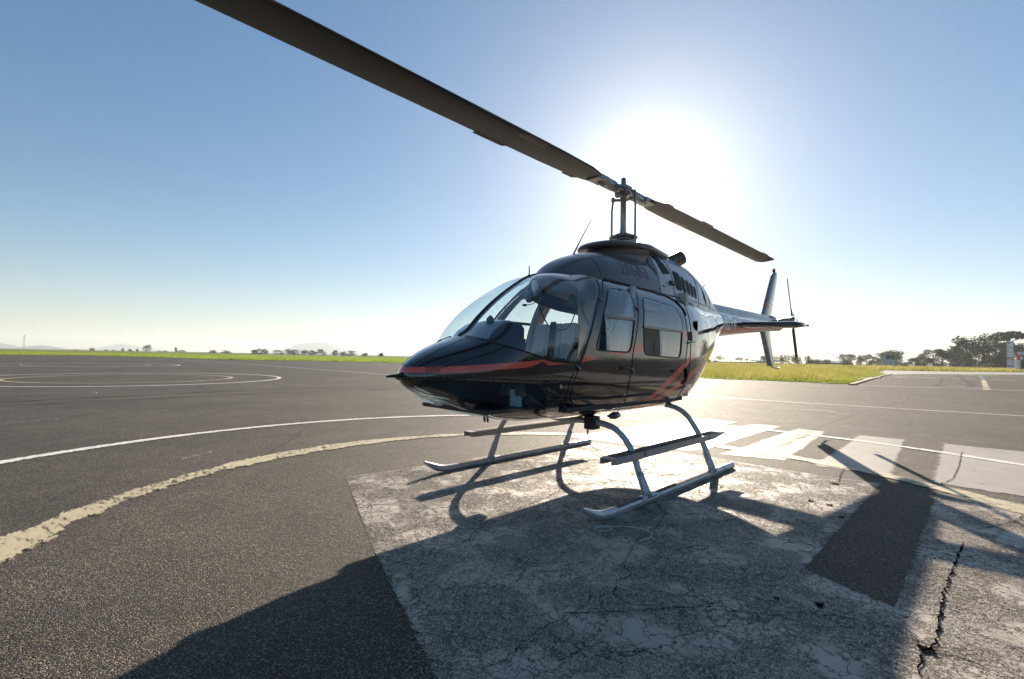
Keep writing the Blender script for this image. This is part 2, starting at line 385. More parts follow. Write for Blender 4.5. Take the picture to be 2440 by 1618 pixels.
rect_patch('pad_marking', [(-5.0, 1.46), (-5.1, 2.1), (-1.7, 2.27), (-1.7, 1.53)], Z1, M_['pad_bar'])
rect_patch('pad_marking', [(-5.1, 2.48), (-5.2, 6.5), (-1.75, 6.5), (-1.72, 2.53)], Z1, M_['pad_bar'])
cx, cy = 1.6, .72
wn_ = [.30+.10*max(0, math.sin(i*.21+1.3*math.sin(i*.083)))+.03*math.sin(i*1.1) for i in range(241)]
strip('ring_marking', arc(cx, cy, 3.66, 0, 2*PI, 240), wn_, Z2, M_['line_yellow'])
strip('ring_marking', arc(cx-.02, cy-.02, 5.92, 0, 2*PI, 160), .19, Z2, M_['line_white'])
strip('ring_marking', arc(cx, cy, 7.62, math.radians(128), math.radians(206), 60), .13, Z2, M_['line_faint'])
strip('ring_marking', arc(cx-.1, cy, 8.62, math.radians(170), math.radians(300), 90), .09, Z1, M_['line_yellow_faint'])
strip('ring_marking', arc(cx-.1, cy, 9.35, math.radians(180), math.radians(300), 90), .12, Z1, M_['line_faint'])
strip('spoke_marking', [(-1.9, .9), (-4.1, .89), (-5.2, .86), (-7.2, .84)], [.22, .2, .14, .08], Z3, M_['line_yellow_faint'])
strip('spur_marking', [(3.5, -3.29), (3.2, -3.5), (2.9, -3.75)], .16, Z1, M_['line_yellow_faint'])
strip('spur_marking', [(-8.9, -.9), (-9.2, .2), (-8.4, .9)], [.28, .3, .1], Z1, M_['line_faint'])
for k, yy in enumerate((-22.8, -46.5)):
    strip('ring_marking', arc(1.95, yy, 3.75, 0, 2*PI, 90), .24, Z1, M_['line_yellow'])
    strip('ring_marking', arc(1.95, yy, 5.75, 0, 2*PI, 90), .2, Z1, M_['line_white'])
    strip('ring_marking', arc(1.95, yy, 8.6, 0, 2*PI, 90), .12, Z2, M_['line_faint'])
strip('taxi_line_marking', [(-9.2, -75), (-10.4, -50.6), (-10.35, -23), (-11.35, -.87), (-12.2, 3.65), (-13.3, 9)], .15, Z1, M_['line_white'])
strip('taxi_line_marking', [(30, -76), (7.9, -74.8), (-9.2, -71.5)], .3, Z2, M_['line_faint'])
strip('taxi_line_marking', [(-23.4, -2.6), (-24.35, .53), (-26.9, 2.4), (-29.0, 3.05)], .22, Z1, M_['line_yellow_faint'])
strip('taxi_line_marking', [(-27.9, -2.0), (-28.55, -.15), (-29.7, 1.22), (-29.9, 3.3), (-31, 6)], .25, Z1, M_['line_white'])
strip('taxi_line_marking', [(-29.2, 3.12), (-53.6, 3.05)], .36, Z2, M_['line_yellow'])
strip('taxi_line_marking', [(-53.6, 3.05), (-84, 2.75)], .36, Z2, M_['line_faint'])
strip('taxi_line_marking', [(-84, 1.0), (-86, 2.6), (-87, 4.5)], 1.2, Z3, M_['line_yellow'])
for p in ([(-53.7, -3.0), (-55.6, -2.4)], [(-54.5, -1.34), (-56.6, -.17)], [(-57.5, .85), (-56.5, 2.4)], [(-57, 3.5), (-56.5, 5.2)]):
    strip('dash_marking', p, .7, Z1, M_['line_yellow'])
strip('dash_marking', [(-33.2, 1.1), (-31.5, 3.3)], 1.1, Z2, M_['line_faint'])

strip('tyre_mark', [(-78, 1.0), (-60, 1.5), (-48.5, 2.1), (-37.6, 2.5), (-33, 2.4)], .5, Z3, M_['tyre'])
strip('tyre_mark', [(-51, .5), (-43, .7), (-35, 1.1), (-31, 1.0)], .35, Z3, M_['tyre'])
strip('tyre_mark', [(6, -12), (0, -13.4), (-6, -13.2), (-14, -10)], .28, Z3, M_['tyre'])
strip('tyre_mark', [(8, -10.8), (0, -11.9), (-6, -11.6), (-13, -8.6)], .28, Z3, M_['tyre'])

# tar-black cracks that run through the pad
def crack(pts, wmax):
    P = []; pts = [Vector((a, c, 0)) for a, c in pts]
    for a, c in zip(pts, pts[1:]):
        n = max(2, int((c-a).length/.02))
        d = (c-a); nn = Vector((-d.y, d.x, 0)).normalized()
        for i in range(n): P.append(a+d*i/n+nn*rnd.uniform(-.007, .007))
    P.append(pts[-1])
    W = [max(.003, .55*wmax*(.35+.65*abs(math.sin(i*.37+wmax*900)))*rnd.uniform(.3, 1.2)) for i in range(len(P))]
    W[0] = W[-1] = .002
    b = MB()
    L = []
    for i, p in enumerate(P):
        td = (P[min(i+1, len(P)-1)]-P[max(i-1, 0)]).normalized(); n = Vector((-td.y, td.x, 0))
        L.append((p-n*W[i]/2, p+n*W[i]/2))
    for a, c in zip(L, L[1:]):
        b.quad((a[0].x, a[0].y, .0095), (c[0].x, c[0].y, .0095), (c[1].x, c[1].y, .0095), (a[1].x, a[1].y, .0095))
    tag(b.build('pavement_crack', M_['crack']), kind='structure')
for pts, wd in [
    ([(2.36, .39), (2.27, .4), (2.06, .37), (1.72, .35), (1.57, .33), (1.34, .26), (1.16, .18), (1.08, .19), (1.0, .27), (1.0, .35), (.84, .4), (.46, .39), (.24, .39), (-.22, .36)], .018),
    ([(.7, -.75), (.9, -.4), (.99, -.21), (1.09, -.02), (1.09, .1), (1.08, .19)], .012),
    ([(-4.34, 2.73), (-2.92, 2.73), (-2.11, 2.71), (-1.67, 2.63), (-1.42, 2.54)], .022),
    ([(2.9, 1.55), (2.69, 1.72), (2.41, 1.93), (2.32, 2.06), (2.24, 2.14), (2.18, 2.25), (2.04, 2.32), (2.02, 2.38), (1.96, 2.48), (1.92, 2.6), (1.92, 2.72), (2.0, 2.74)], .014),
    ([(.26, 2.83), (.9, 2.8), (1.3, 2.78), (1.66, 2.78), (1.93, 2.78), (2.04, 2.74), (2.24, 2.75)], .03),
    ([(-.94, 3.16), (-.63, 3.09), (-.28, 2.95), (-.17, 2.86)], .02),
    ([(.1, 2.55), (.25, 2.67), (.36, 2.74), (.42, 2.83), (.22, 2.95)], .014),
    ([(-1.91, .86), (-2.7, .82), (-3.35, .8), (-4.39, .79), (-6.2, .78), (-9.5, .85)], .014),
    ([(-1.0, 1.92), (-1.4, 1.86), (-1.8, 1.83)], .02),
    ([(2.33, .42), (2.56, .53), (2.63, .58), (2.78, .61), (2.96, .61), (3.08, .59), (3.22, .58), (3.5, .5)], .012),
    ([(2.24, 1.47), (2.31, 1.57), (2.43, 1.55), (2.56, 1.62), (2.59, 1.71), (2.54, 1.8), (2.45, 1.9), (2.31, 2.01)], .012),
    ([(2.6, 1.5), (2.73, 1.59), (2.94, 1.58), (3.09, 1.57), (3.19, 1.59), (3.31, 1.61), (3.42, 1.59)], .010),
    ([(.9, .9), (1.2, 1.2), (1.5, 1.3), (1.9, 1.35), (2.24, 1.47)], .010),
    ([(3.0, -2.6), (2.2, -3.7), (1.3, -5.2), (1.1, -6.6)], .012),
    ([(1.95, 2.72), (2.02, 3.1), (2.2, 3.5), (2.1, 4.0)], .016)]:
    crack(pts, wd)
def blob(x, y, r):
    b = MB(); n = 22; pts = []
    for i in range(n):
        a = 2*PI*i/n; q = .75*r*(.4+.9*rnd.random())
        pts.append((x+q*math.cos(a)*1.25, y+q*math.sin(a), .0095))
    b.addv(pts); b.face(range(n)); tag(b.build('pavement_patch', M_['crack']), kind='structure')
for x, y, r in [(1.92, 2.36, .035), (2.0, 2.76, .04), (-.05, 1.88, .035), (-.04, 2.03, .035), (.26, 2.16, .03), (-.24, 2.3, .02), (-.9, 1.9, .05), (.1, 1.2, .02), (.35, 1.1, .02), (2.0, 2.2, .02), (2.6, 2.7, .03)]: blob(x, y, r)

# ---------------- helicopter body surface
# x, zb, zt, w, zw, nb, nt
ST=np.array([
(2.81,1.025,1.035,.004,1.03,2.0,2.0),
(2.795,.985,1.085,.07,1.03,2.0,2.0),
(2.75,.93,1.135,.135,1.03,2.0,2.0),
(2.65,.865,1.20,.225,1.04,2.0,2.0),
(2.5,.795,1.27,.33,1.05,2.1,2.0),
(2.36,.745,1.322,.41,1.06,2.2,2.05),
(2.24,.71,1.375,.48,1.08,2.3,2.4),
(2.1,.68,1.51,.55,1.10,2.4,3.0),
(1.95,.66,1.64,.60,1.13,2.5,3.2),
(1.8,.645,1.75,.625,1.16,2.6,3.1),
(1.65,.638,1.845,.64,1.19,2.7,3.0),
(1.5,.632,1.925,.65,1.21,2.8,2.9),
(1.3,.626,1.98,.655,1.22,2.9,2.7),
(1.0,.62,2.02,.665,1.23,3.0,2.9),
(.5,.615,2.03,.67,1.24,3.0,3.0),
(0.,.61,2.03,.67,1.25,3.0,3.0),
(-.3,.60,2.03,.665,1.26,3.0,3.0),
(-.6,.615,2.03,.645,1.29,2.9,2.9),
(-.9,.69,2.03,.60,1.34,2.7,2.8),
(-1.2,.80,2.02,.54,1.40,2.5,2.6),
(-1.5,.94,2.01,.47,1.48,2.4,2.4),
(-1.8,1.10,2.0,.40,1.56,2.3,2.3),
(-2.1,1.28,1.985,.32,1.65,2.1,2.2),
(-2.35,1.43,1.975,.265,1.71,2.0,2.1),
(-2.5,1.51,1.965,.235,1.74,2.0,2.0),
])
XS=ST[::-1,0]; CO=ST[::-1,1:]
def pchip(x):
    x=np.atleast_1d(np.clip(x,XS[0],XS[-1])).astype(float)
    h=np.diff(XS); d=np.diff(CO,axis=0)/h[:,None]
    m=np.zeros_like(CO)
    with np.errstate(divide='ignore',invalid='ignore'):
        w1=(2*h[1:]+h[:-1])[:,None];w2=(h[1:]+2*h[:-1])[:,None]
        mm=(w1+w2)/(w1/d[:-1]+w2/d[1:])
    mm[~np.isfinite(mm)]=0; mm[(d[:-1]*d[1:])<=0]=0
    m[1:-1]=mm; m[0]=d[0];m[-1]=d[-1]
    i=np.clip(np.searchsorted(XS,x)-1,0,len(h)-1)
    t=((x-XS[i])/h[i])[:,None];H_=h[i][:,None]
    return (2*t**3-3*t**2+1)*CO[i]+(t**3-2*t**2+t)*H_*m[i]+(-2*t**3+3*t**2)*CO[i+1]+(t**3-t**2)*H_*m[i+1]
def keel(x):
    # lobes: centre of the chin is raised between the two chin bubbles
    return .055*np.exp(-((x-2.3)/.38)**2)
def Y(x,z):
    zb,zt,w,zw,nb,nt=pchip(x).T
    u=np.where(z>zw,(z-zw)/(zt-zw),(zw-z)/(zw-zb)); n=np.where(z>zw,nt,nb)
    return np.where(u<1,w*(1-np.clip(u,0,1)**n)**(1/n),-1)



heli = empty('helicopter')
tag(heli, 'glossy black helicopter with red stripes and two-blade rotor parked on the white painted pad', 'helicopter')

def poly_sdf(pts, P, closed=True):
    """signed distance (inside > 0) of points P (n,2) to polygon"""
    P = np.asarray(P, float); A = np.array(pts, float); B = np.roll(A, -1, 0)
    d = np.full(len(P), 1e9); ins = np.zeros(len(P), bool)
    for a, b_ in zip(A, B):
        e = b_-a; w_ = P-a; t = np.clip((w_@e)/(e@e), 0, 1)
        d = np.minimum(d, np.hypot(*(w_-t[:, None]*e).T))
        c1 = (a[1] > P[:, 1]) != (b_[1] > P[:, 1])
        with np.errstate(divide='ignore', invalid='ignore'):
            xi = (b_[0]-a[0])*(P[:, 1]-a[1])/(b_[1]-a[1])+a[0]
        ins ^= c1 & (P[:, 0] < xi)
    return np.where(ins, d, -d)
def rsdf(pts, r):
    """rounded polygon: shrink by r, grow by r"""
    A = [Vector(p) for p in pts]; n = len(A)
    area = sum(A[i].x*A[(i+1) % n].y-A[(i+1) % n].x*A[i].y for i in range(n)); s = 1 if area > 0 else -1
    ins = []
    for i in range(n):
        a = (A[i]-A[i-1]).normalized(); c = (A[(i+1) % n]-A[i]).normalized()
        na = Vector((-a.y, a.x))*s; nc = Vector((-c.y, c.x))*s
        k = na+nc; k = k/max(.35, k.dot(na)); ins.append(A[i]+k*r)
    return lambda P: poly_sdf(ins, P)+r
class Surf:
    """triangle/quad soup with vertex normals that can be split by a scalar field"""
    def __init__(s, V, Nn, F, Mi=None): s.V = V; s.N = Nn; s.F = F; s.M = Mi or [0]*len(F)
    def split(s, fun):
        f = fun(s.V); f = np.where(np.abs(f) < 1e-6, 1e-6, f)
        V = [s.V]; Nn = [s.N]; cnt = len(s.V); cache = {}; nv = []; nn = []
        Fi, Mi, Fo, Mo = [], [], [], []
        pos = f > 0
        for face, m in zip(s.F, s.M):
            k = [pos[i] for i in face]
            if all(k): Fi.append(face); Mi.append(m); continue
            if not any(k): Fo.append(face); Mo.append(m); continue
            a_in, a_out = [], []
            for q in range(len(face)):
                i, j = face[q], face[(q+1) % len(face)]
                (a_in if pos[i] else a_out).append(i)
                if pos[i] != pos[j]:
                    key = (min(i, j), max(i, j))
                    if key not in cache:
                        i0, j0 = key; t = f[i0]/(f[i0]-f[j0])
                        nv.append(s.V[i0]*(1-t)+s.V[j0]*t); n_ = s.N[i0]*(1-t)+s.N[j0]*t; nn.append(n_/np.linalg.norm(n_))
                        cache[key] = cnt; cnt += 1
                    a_in.append(cache[key]); a_out.append(cache[key])
            if len(a_in) > 2: Fi.append(tuple(a_in)); Mi.append(m)
            if len(a_out) > 2: Fo.append(tuple(a_out)); Mo.append(m)
        V2 = np.vstack([s.V]+([np.array(nv)] if nv else [])); N2 = np.vstack([s.N]+([np.array(nn)] if nn else []))
        return Surf(V2, N2, Fi, Mi), Surf(V2, N2, Fo, Mo)
    def join(s, o): # same vertex arrays not assumed
        n = len(s.V)
        return Surf(np.vstack([s.V, o.V]), np.vstack([s.N, o.N]), s.F+[tuple(i+n for i in f) for f in o.F], s.M+o.M)
    def setm(s, m): s.M = [m]*len(s.F); return s
    def compact(s):
        used = sorted({i for f in s.F for i in f}); mp = {u: k for k, u in enumerate(used)}
        return s.V[used], s.N[used], [tuple(mp[i] for i in f) for f in s.F]
    def build(s, name, mats, parent, off=0, mirror=False, flip=False):
        V, Nn, F = s.compact()
        if not len(F): return None
        V = V+Nn*off
        if flip: Nn = -Nn; F = [f[::-1] for f in F]
        if mirror: V = V*[1, -1, 1]; Nn = Nn*[1, -1, 1]; F = [f[::-1] for f in F]
        me = bpy.data.meshes.new(name); me.from_pydata(V.tolist(), [], F)
        mats = mats if isinstance(mats, (list, tuple)) else [mats]
        for x in mats: me.materials.append(x)
        if len(mats) > 1: me.polygons.foreach_set('material_index', s.M)
        me.update(); me.shade_smooth(); me.normals_split_custom_set_from_vertices(Nn.tolist())
        o = bpy.data.objects.new(name, me); return link(o, parent)

def sect_surface(xs, prof, nt_=84):
    """half section loft for the given x stations; prof(x)-> zb zt w zw nb nt"""
    P = prof(xs); th = np.linspace(-PI/2, PI/2, nt_)
    V = np.zeros((len(xs), nt_, 3))
    for i, x in enumerate(xs):
        zb, zt, w_, zw, nb, nt2 = P[i]; c, s_ = np.cos(th), np.sin(th)
        n = np.where(th < 0, nb, nt2)
        y = w_*np.clip(c, 0, 1)**(2/n); z = np.where(th < 0, zw-(zw-zb)*np.abs(s_)**(2/n), zw+(zt-zw)*np.abs(s_)**(2/n))
        y[0] = y[-1] = 0
        V[i, :, 0] = x; V[i, :, 1] = y; V[i, :, 2] = z
    return V
def grid_surf(V):
    n, k, _ = V.shape
    du = np.gradient(V, axis=0); dv = np.gradient(V, axis=1)
    Nn = np.cross(dv, du); Nn /= np.linalg.norm(Nn, axis=2, keepdims=True)+1e-12
    # on the centre line the normal has no sideways part
    for e in (0, -1):
        Nn[:, e, 1] = 0; Nn[:, e] /= np.linalg.norm(Nn[:, e], axis=1, keepdims=True)+1e-12
    c = V.mean(axis=(0, 1)); 
    mid = Nn[n//2, k//2]
    if mid[1] < 0: Nn = -Nn
    F = []
    for i in range(n-1):
        for j in range(k-1):
            F.append((i*k+j, i*k+j+1, (i+1)*k+j+1, (i+1)*k+j))
    return Surf(V.reshape(-1, 3), Nn.reshape(-1, 3), F)
xs = np.concatenate([2.81-(np.linspace(0, 1, 60)**1.6)*.7, np.linspace(2.11, -2.5, 200)[1:]])
V0 = sect_surface(xs, lambda x: pchip(x), 92)
# the chin: two blown lobes either side of a keel
dz = np.exp(-((V0[..., 0]-2.32)/.33)**2)*np.exp(-(V0[..., 1]/.12)**2)*.095*(V0[..., 2] < V0[..., 2].mean())
V0[..., 2] += np.where(V0[..., 2] < 1.0, dz, 0)
body = grid_surf(V0)
# check orientation of the winding against the normals
f0 = body.F[len(body.F)//2]; a_, b_, c_ = (body.V[i] for i in f0[:3])
if np.dot(np.cross(b_-a_, c_-a_), body.N[f0[0]]) < 0: body.F = [f[::-1] for f in body.F]

def curve_of(pts):   # piecewise linear function through (x, value)
    A = np.array(sorted(pts)); return lambda t: np.interp(t, A[:, 0], A[:, 1])
ws_low = curve_of([(2.6, 1.40), (2.40, 1.375), (2.30, 1.345), (2.26, 1.305), (2.21, 1.27), (2.1, 1.23), (1.98, 1.195), (1.87, 1.172), (1.7, 1.16), (1.5, 1.16)])
ws_aft = curve_of([(1.1, 1.60), (1.17, 1.57), (1.34, 1.47), (1.55, 1.36), (1.65, 1.29), (1.75, 1.20), (1.83, 1.14), (1.93, 1.085), (2.05, 1.08)])
def f_ws(V):
    x, y, z = V.T
    a = z-ws_low(x); b_ = x-np.maximum(ws_aft(z), 1.44-1.2*np.abs(y)); c_ = y-.016
    # rounded low aft corner
    return np.minimum(np.minimum(a, b_), c_)
door_f = [(1.02, 1.90), (1.21, 1.70), (1.37, 1.50), (1.535, 1.19), (1.61, 1.03), (1.63, .95), (1.61, .86), (1.50, .79), (.80, .775), (.835, .97), (.80, 1.25), (.635, 1.70), (.53, 1.885)]
door_r = [(.52, 1.885), (.625, 1.70), (.79, 1.25), (.825, .97), (.79, .775), (.25, .79), (.05, .87), (-.13, 1.05), (-.21, 1.25), (-.34, 1.60), (-.34, 1.74), (-.24, 1.81), (-.08, 1.85)]
win_f = [(1.03, 1.825), (1.215, 1.58), (1.37, 1.255), (.835, 1.245), (.72, 1.66), (.68, 1.835)]
win_r = [(.495, 1.80), (.60, 1.50), (.60, 1.23), (-.165, 1.205), (-.25, 1.62), (-.19, 1.735), (-.08, 1.765)]
chin = [(2.76, 1.01), (2.5, 1.0), (2.18, .985), (1.99, .975), (1.92, .93), (1.86, .86), (1.80, .77), (1.72, .69), (1.74, .655), (1.9, .60), (2.2, .62), (2.5, .72), (2.68, .86), (2.75, .94)]
def fxz(pts, r):
    g = rsdf(pts, r); return lambda V: g(V[:, [0, 2]])
Fdf, Fdr, Fwf, Fwr = fxz(door_f, .05), fxz(door_r, .06), fxz(win_f, .05), fxz(win_r, .055)
Fch0 = fxz(chin, .05)
def Fch(V): return np.minimum(Fch0(V), V[:, 1]-.045)
def stripes(s):
    """colour the red bands by splitting the faces along their edges"""
    up1 = curve_of([(2.9, 1.10), (2.79, 1.098), (2.5, 1.113), (2.19, 1.142), (1.93, 1.172), (1.54, 1.212), (1.24, 1.245), (.8, 1.305), (.58, 1.345), (-.24, 1.49), (-.5, 1.54)])
    lo1 = curve_of([(2.9, 1.055), (2.79, 1.06), (2.5, 1.067), (2.19, 1.098), (1.93, 1.122), (1.54, 1.152), (1.24, 1.195), (.8, 1.24), (.58, 1.27), (-.24, 1.41), (-.5, 1.45)])
    a2 = curve_of([(.60, .58), (.64, .58), (.72, .50), (.81, .36), (.97, .12), (1.13, -.2), (1.37, -.72), (1.5, -1.1)])
    b2 = curve_of([(.60, .46), (.64, .45), (.72, .37), (.80, .25), (.95, .01), (1.1, -.3), (1.31, -.72), (1.43, -1.1)])
    a3 = curve_of([(.60, .43), (.64, .40), (.72, .29), (.82, .13), (1.0, -.3), (1.13, -.74), (1.2, -1.1)])
    b3 = curve_of([(.60, .28), (.64, .25), (.72, .14), (.79, .03), (.94, -.36), (1.09, -.76), (1.15, -1.1)])
    fs = [lambda V: np.minimum(np.minimum(up1(V[:, 0])-V[:, 2], V[:, 2]-lo1(V[:, 0])), V[:, 0]+.42),
          lambda V: np.minimum(np.minimum(a2(V[:, 2])-V[:, 0], V[:, 0]-b2(V[:, 2])), 1.45-V[:, 2]),
          lambda V: np.minimum(np.minimum(a3(V[:, 2])-V[:, 0], V[:, 0]-b3(V[:, 2])), 1.2-V[:, 2])]
    red = None; rest = s
    for f in fs:
        i, rest = rest.split(f); i.setm(1)
        if len(i.F): red = i if red is None else red.join(i)
    return rest if red is None else rest.join(red)

ws, rest = body.split(f_ws)
# the thin black band the windscreen beds on, then chin pane, doors, panes
band, rest = rest.split(lambda V: np.where(V[:, 1] < .3, f_ws(V*[1, 0, 1]+[0, 1, 0])+.02, f_ws(V)+.022)*(1) - 0)
chg, rest = rest.split(Fch)
wf, rest = rest.split(Fwf); wr, rest = rest.split(Fwr)
df, rest = rest.split(lambda V: Fdf(V)-.0045); dr, rest = rest.split(lambda V: Fdr(V)-.0045)
seam_a, rest = rest.split(lambda V: Fdf(V)+.0045); seam_b, rest = rest.split(lambda V: Fdr(V)+.0045)
# a fixed cowl seat: where the roof hides under the cowling nothing is cut
wf_low, wf_up = wf.split(lambda V: 1.555-V[:, 2])
wf_open, wf_pane = wf_low.split(lambda V: V[:, 0]-(1.19+.0*V[:, 2]))
wr_low, wr_up = wr.split(lambda V: 1.495-V[:, 2])
wr_open, wr_pane = wr_low.split(lambda V: V[:, 0]-.27)
PM = [M_['paint'], M_['red']]
rest_s = stripes(rest)
shells = {}
for mir in (False, True):
    rest_s.build('fuselage_shell', PM, heli, 0, mir)
    band.build('windscreen_seal', M_['paint'], heli, -.001, mir)
    ws.build('windscreen', M_['glass'], heli, .003, mir)
    chg.build('chin_window', M_['glass_chin'], heli, .004, mir)
    seam_a.build('door_seam', M_['rubber'], heli, -.012, mir); seam_b.build('door_seam', M_['rubber'], heli, -.012, mir)
    d1 = stripes(df).build('front_door', PM, heli, .003, mir); d2 = stripes(dr).build('rear_door', PM, heli, .003, mir)
    wf_up.build('upper_window', M_['glass_side'], d1, .006, mir); wr_up.build('upper_window', M_['glass_side'], d2, .006, mir)
    wf_pane.build('sliding_pane', M_['glass_side'], d1, -.002, mir); wr_pane.build('sliding_pane', M_['glass_side'], d2, -.002, mir)
    if mir:
        wf_open.build('sliding_pane', M_['glass_side'], d1, -.002, mir); wr_open.build('sliding_pane', M_['glass_side'], d2, -.002, mir)
    shells[mir] = (d1, d2)
    # inner linings
    cab = rest.join(df).join(dr).join(band)
    back, front = cab.split(lambda V: 1.62-V[:, 0])
    cabin, tail = back.split(lambda V: V[:, 0]+.62)
    cabin.build('cabin_lining', M_['trim'], heli, -.03, mir, flip=True)
    front.build('nose_lining', M_['panel'], heli, -.02, mir, flip=True)

def on_body(x, z, off=0, side=1):
    y = float(Y(np.array([x]), np.array([z]))[0])
    return Vector((x, side*(y+off), z))
def round_poly(pts, r, n=6):
    P = [Vector(p) for p in pts]; o = []
    for i, p in enumerate(P):
        a = P[i-1]-p; b_ = P[(i+1) % len(P)]-p; q = min(r, a.length*.45, b_.length*.45)
        A = p+a.normalized()*q; B = p+b_.normalized()*q
        for k in range(n+1):
            t = k/n; o.append(A*(1-t)**2+p*2*t*(1-t)+B*t*t)
    return o
def densify(pts, step=.03, closed=True):
    o = []; n = len(pts)
    for i in range(n if closed else n-1):
        a, b_ = Vector(pts[i]), Vector(pts[(i+1) % n]); k = max(1, int((b_-a).length/step))
        o += [a+(b_-a)*j/k for j in range(k)]
    if not closed: o.append(Vector(pts[-1]))
    return o
def outline_tube(name, pts, r, rr, mtl, parent, side, off=.002, closed=True):
    q = densify(round_poly(pts, r) if closed else pts, .03, closed)
    P = [on_body(p.x, p.y, off, side) for p in q]
    if closed: P.append(P[0]); P.append(P[1])
    b = MB(); b.tube(P, rr, 6); return b.build(name, mtl, parent, smooth=True)
for side in (1, -1):
    d1, d2 = shells[side == -1]
    outline_tube('window_frame', win_f, .07, .007, M_['rubber'], d1, side)
    outline_tube('window_frame', win_r, .08, .007, M_['rubber'], d2, side)
    for d, z, x0, x1, xm, zb in ((d1, 1.555, 1.225, .745, 1.19, 1.255), (d2, 1.495, .60, -.225, .27, 1.225)):
        b = MB(); R = []
        for k in range(14):
            x = x0+(x1-x0)*k/13; p = on_body(x, z, 0, side)
            R.append([p+Vector((0, side*a, h)) for a, h in ((-.004, -.016), (.016, -.012), (.016, .012), (-.004, .016))])
        b.rings(R); b.build('window_rail', M_['cowl'], d, bevel=.002)
        # metal edge of the sliding pane
        b = MB(); R = []
        for k in range(9):
            zz = zb+.005+(z-.02-zb)*k/8; p = on_body(xm, zz, 0, side)
            R.append([p+Vector((a, side*h, 0)) for a, h in ((.02, -.002), (.02, .006), (-.02, .006), (-.02, -.002))])
        b.rings(R); b.build('pane_edge', M_['alu'], d)
        b = MB()
        for k in range(4):
            zz = zb+.03+(z-.06-zb)*k/3; p = on_body(xm, zz, .006, side); b.tube([p, p+Vector((0, side*.004, 0))], .005, 6)
        tag(b.build('pane_screws', M_['dark'], d), kind='stuff')
        # dark inner gap of the opened half
    # door handles
    for d, x, z in ((d1, 1.0, 1.105), (d2, .03, 1.07)):
        b = MB(); p = on_body(x, z, 0, side); q = on_body(x-.11, z+.008, 0, side)
        b.tube([p+Vector((0, side*.002, 0)), p+Vector((0, side*.014, 0)), q+Vector((0, side*.016, 0))], [.011, .012, .008], 8)
        b.tube([p, p+Vector((0, side*.004, 0))], .02, 12)
        b.build('door_handle', M_['rubber'], d, smooth=True)
        b = MB(); k = on_body(x+.035, z, 0, side); b.tube([k, k+Vector((0, side*.005, 0))], .008, 10)
        b.build('door_lock', M_['steel'], d)
    for d, L in ((d1, [(1.205, 1.70), (1.585, 1.10)]), (d2, [(.66, 1.66), (.80, 1.08)])):
        for x, z in L:
            p = on_body(x, z, 0, side); b = MB()
            b.tube([p+Vector((.03, 0, .03)), p+Vector((0, side*.016, 0)), p+Vector((-.035, side*.004, -.02))], [.003, .007, .005], 6)
            b.tube([p+Vector((0, side*.012, .022)), p+Vector((0, side*.012, -.022))], .006, 8)
            b.build('hinge', M_['steel'], d, smooth=True)
    # windscreen edge bead and chin bead
    W = [(x, ws_low(x)-.004) for x in np.linspace(2.30, 1.6, 26)]
    W += [(float(ws_aft(z))-.005, z) for z in np.linspace(1.18, 1.90, 24)]
    P = [on_body(x, z, .003, side) for x, z in W]
    b = MB(); b.tube(P, .0055, 6); b.build('windscreen_edge', M_['rubber'], heli, smooth=True)
    rv = MB()
    W2 = densify([(x, ws_low(x)-.028) for x in np.linspace(2.28, 1.62, 20)], .035, False)+densify([(float(ws_aft(z))-.028, z) for z in np.linspace(1.2, 1.9, 20)], .035, False)
    W2 += densify([(2.72, 1.035), (2.3, 1.03), (1.95, 1.01)], .035, False)+densify([(1.90, .99), (1.83, .86), (1.74, .72)], .035, False)+densify([(1.93, 1.02), (1.70, 1.03), (1.62, 1.09)], .03, False)
    W2 += densify([(1.70, .97), (1.70, .86), (1.62, .80), (1.52, .755)], .035, False)+densify([(1.5, .70), (.6, .695)], .06, False)
    for p in W2:
        q = on_body(p.x, p.y, .0, side); rv.tube([q, q+Vector((0, side*.0035, 0))], [.0045, .003], 6)
    tag(rv.build('rivets', M_['steel'], heli), kind='stuff')
    outline_tube('chin_window_frame', [(2.74, 1.012), (2.5, 1.008), (2.18, .99), (1.99, .98), (1.92, .93), (1.86, .86), (1.80, .77), (1.74, .70)], 0, .0055, M_['rubber'], heli, side, closed=False)
    outline_tube('body_seam', [(2.80, 1.03), (2.5, 1.03), (2.3, 1.025), (1.96, 1.005), (1.93, 1.0)], 0, .0035, M_['rubber'], heli, side, closed=False)
    outline_tube('body_seam', [(1.61, 1.12), (1.66, 1.0), (1.67, .9), (1.62, .80), (1.55, .74), (1.4, .71), (.1, .70), (-.1, .72)], 0, .003, M_['rubber'], heli, side, closed=False)
    outline_tube('body_seam', [(-.49, 1.86), (-.47, 1.5), (-.43, 1.2), (-.38, .95), (-.3, .75)], 0, .003, M_['rubber'], heli, side, closed=False)
    outline_tube('body_seam', [(-.36, 1.68), (-.37, 1.42), (-.30, 1.15)], 0, .003, M_['rubber'], heli, side, closed=False)
    outline_tube('gutter_trim', [(.95, 1.93), (.5, 1.915), (-.1, 1.885), (-.28, 1.84), (-.38, 1.74), (-.39, 1.68)], 0, .009, M_['rubber'], heli, side, .006, closed=False)
# centre windscreen post
b = MB(); zt = lambda x: float(pchip(x)[0, 1])
R = []
for x in np.linspace(2.285, 1.38, 22):
    z = zt(x); s_ = .02
    R.append([(x, -s_, z-.012), (x+.006, -s_, z+.004), (x+.008, 0, z+.012), (x+.006, s_, z+.004), (x, s_, z-.012)])
b.rings(R); b.build('windscreen_post', M_['rubber'], heli, smooth=True)
# antenna on the post head
b = MB(); z = zt(1.49); b.lathe([(.016, 0), (.016, .012), (.006, .02), (.005, .085), (.004, .10)], (1.49, 0, z)); b.build('stub_antenna', M_['rubber'], heli, smooth=True)
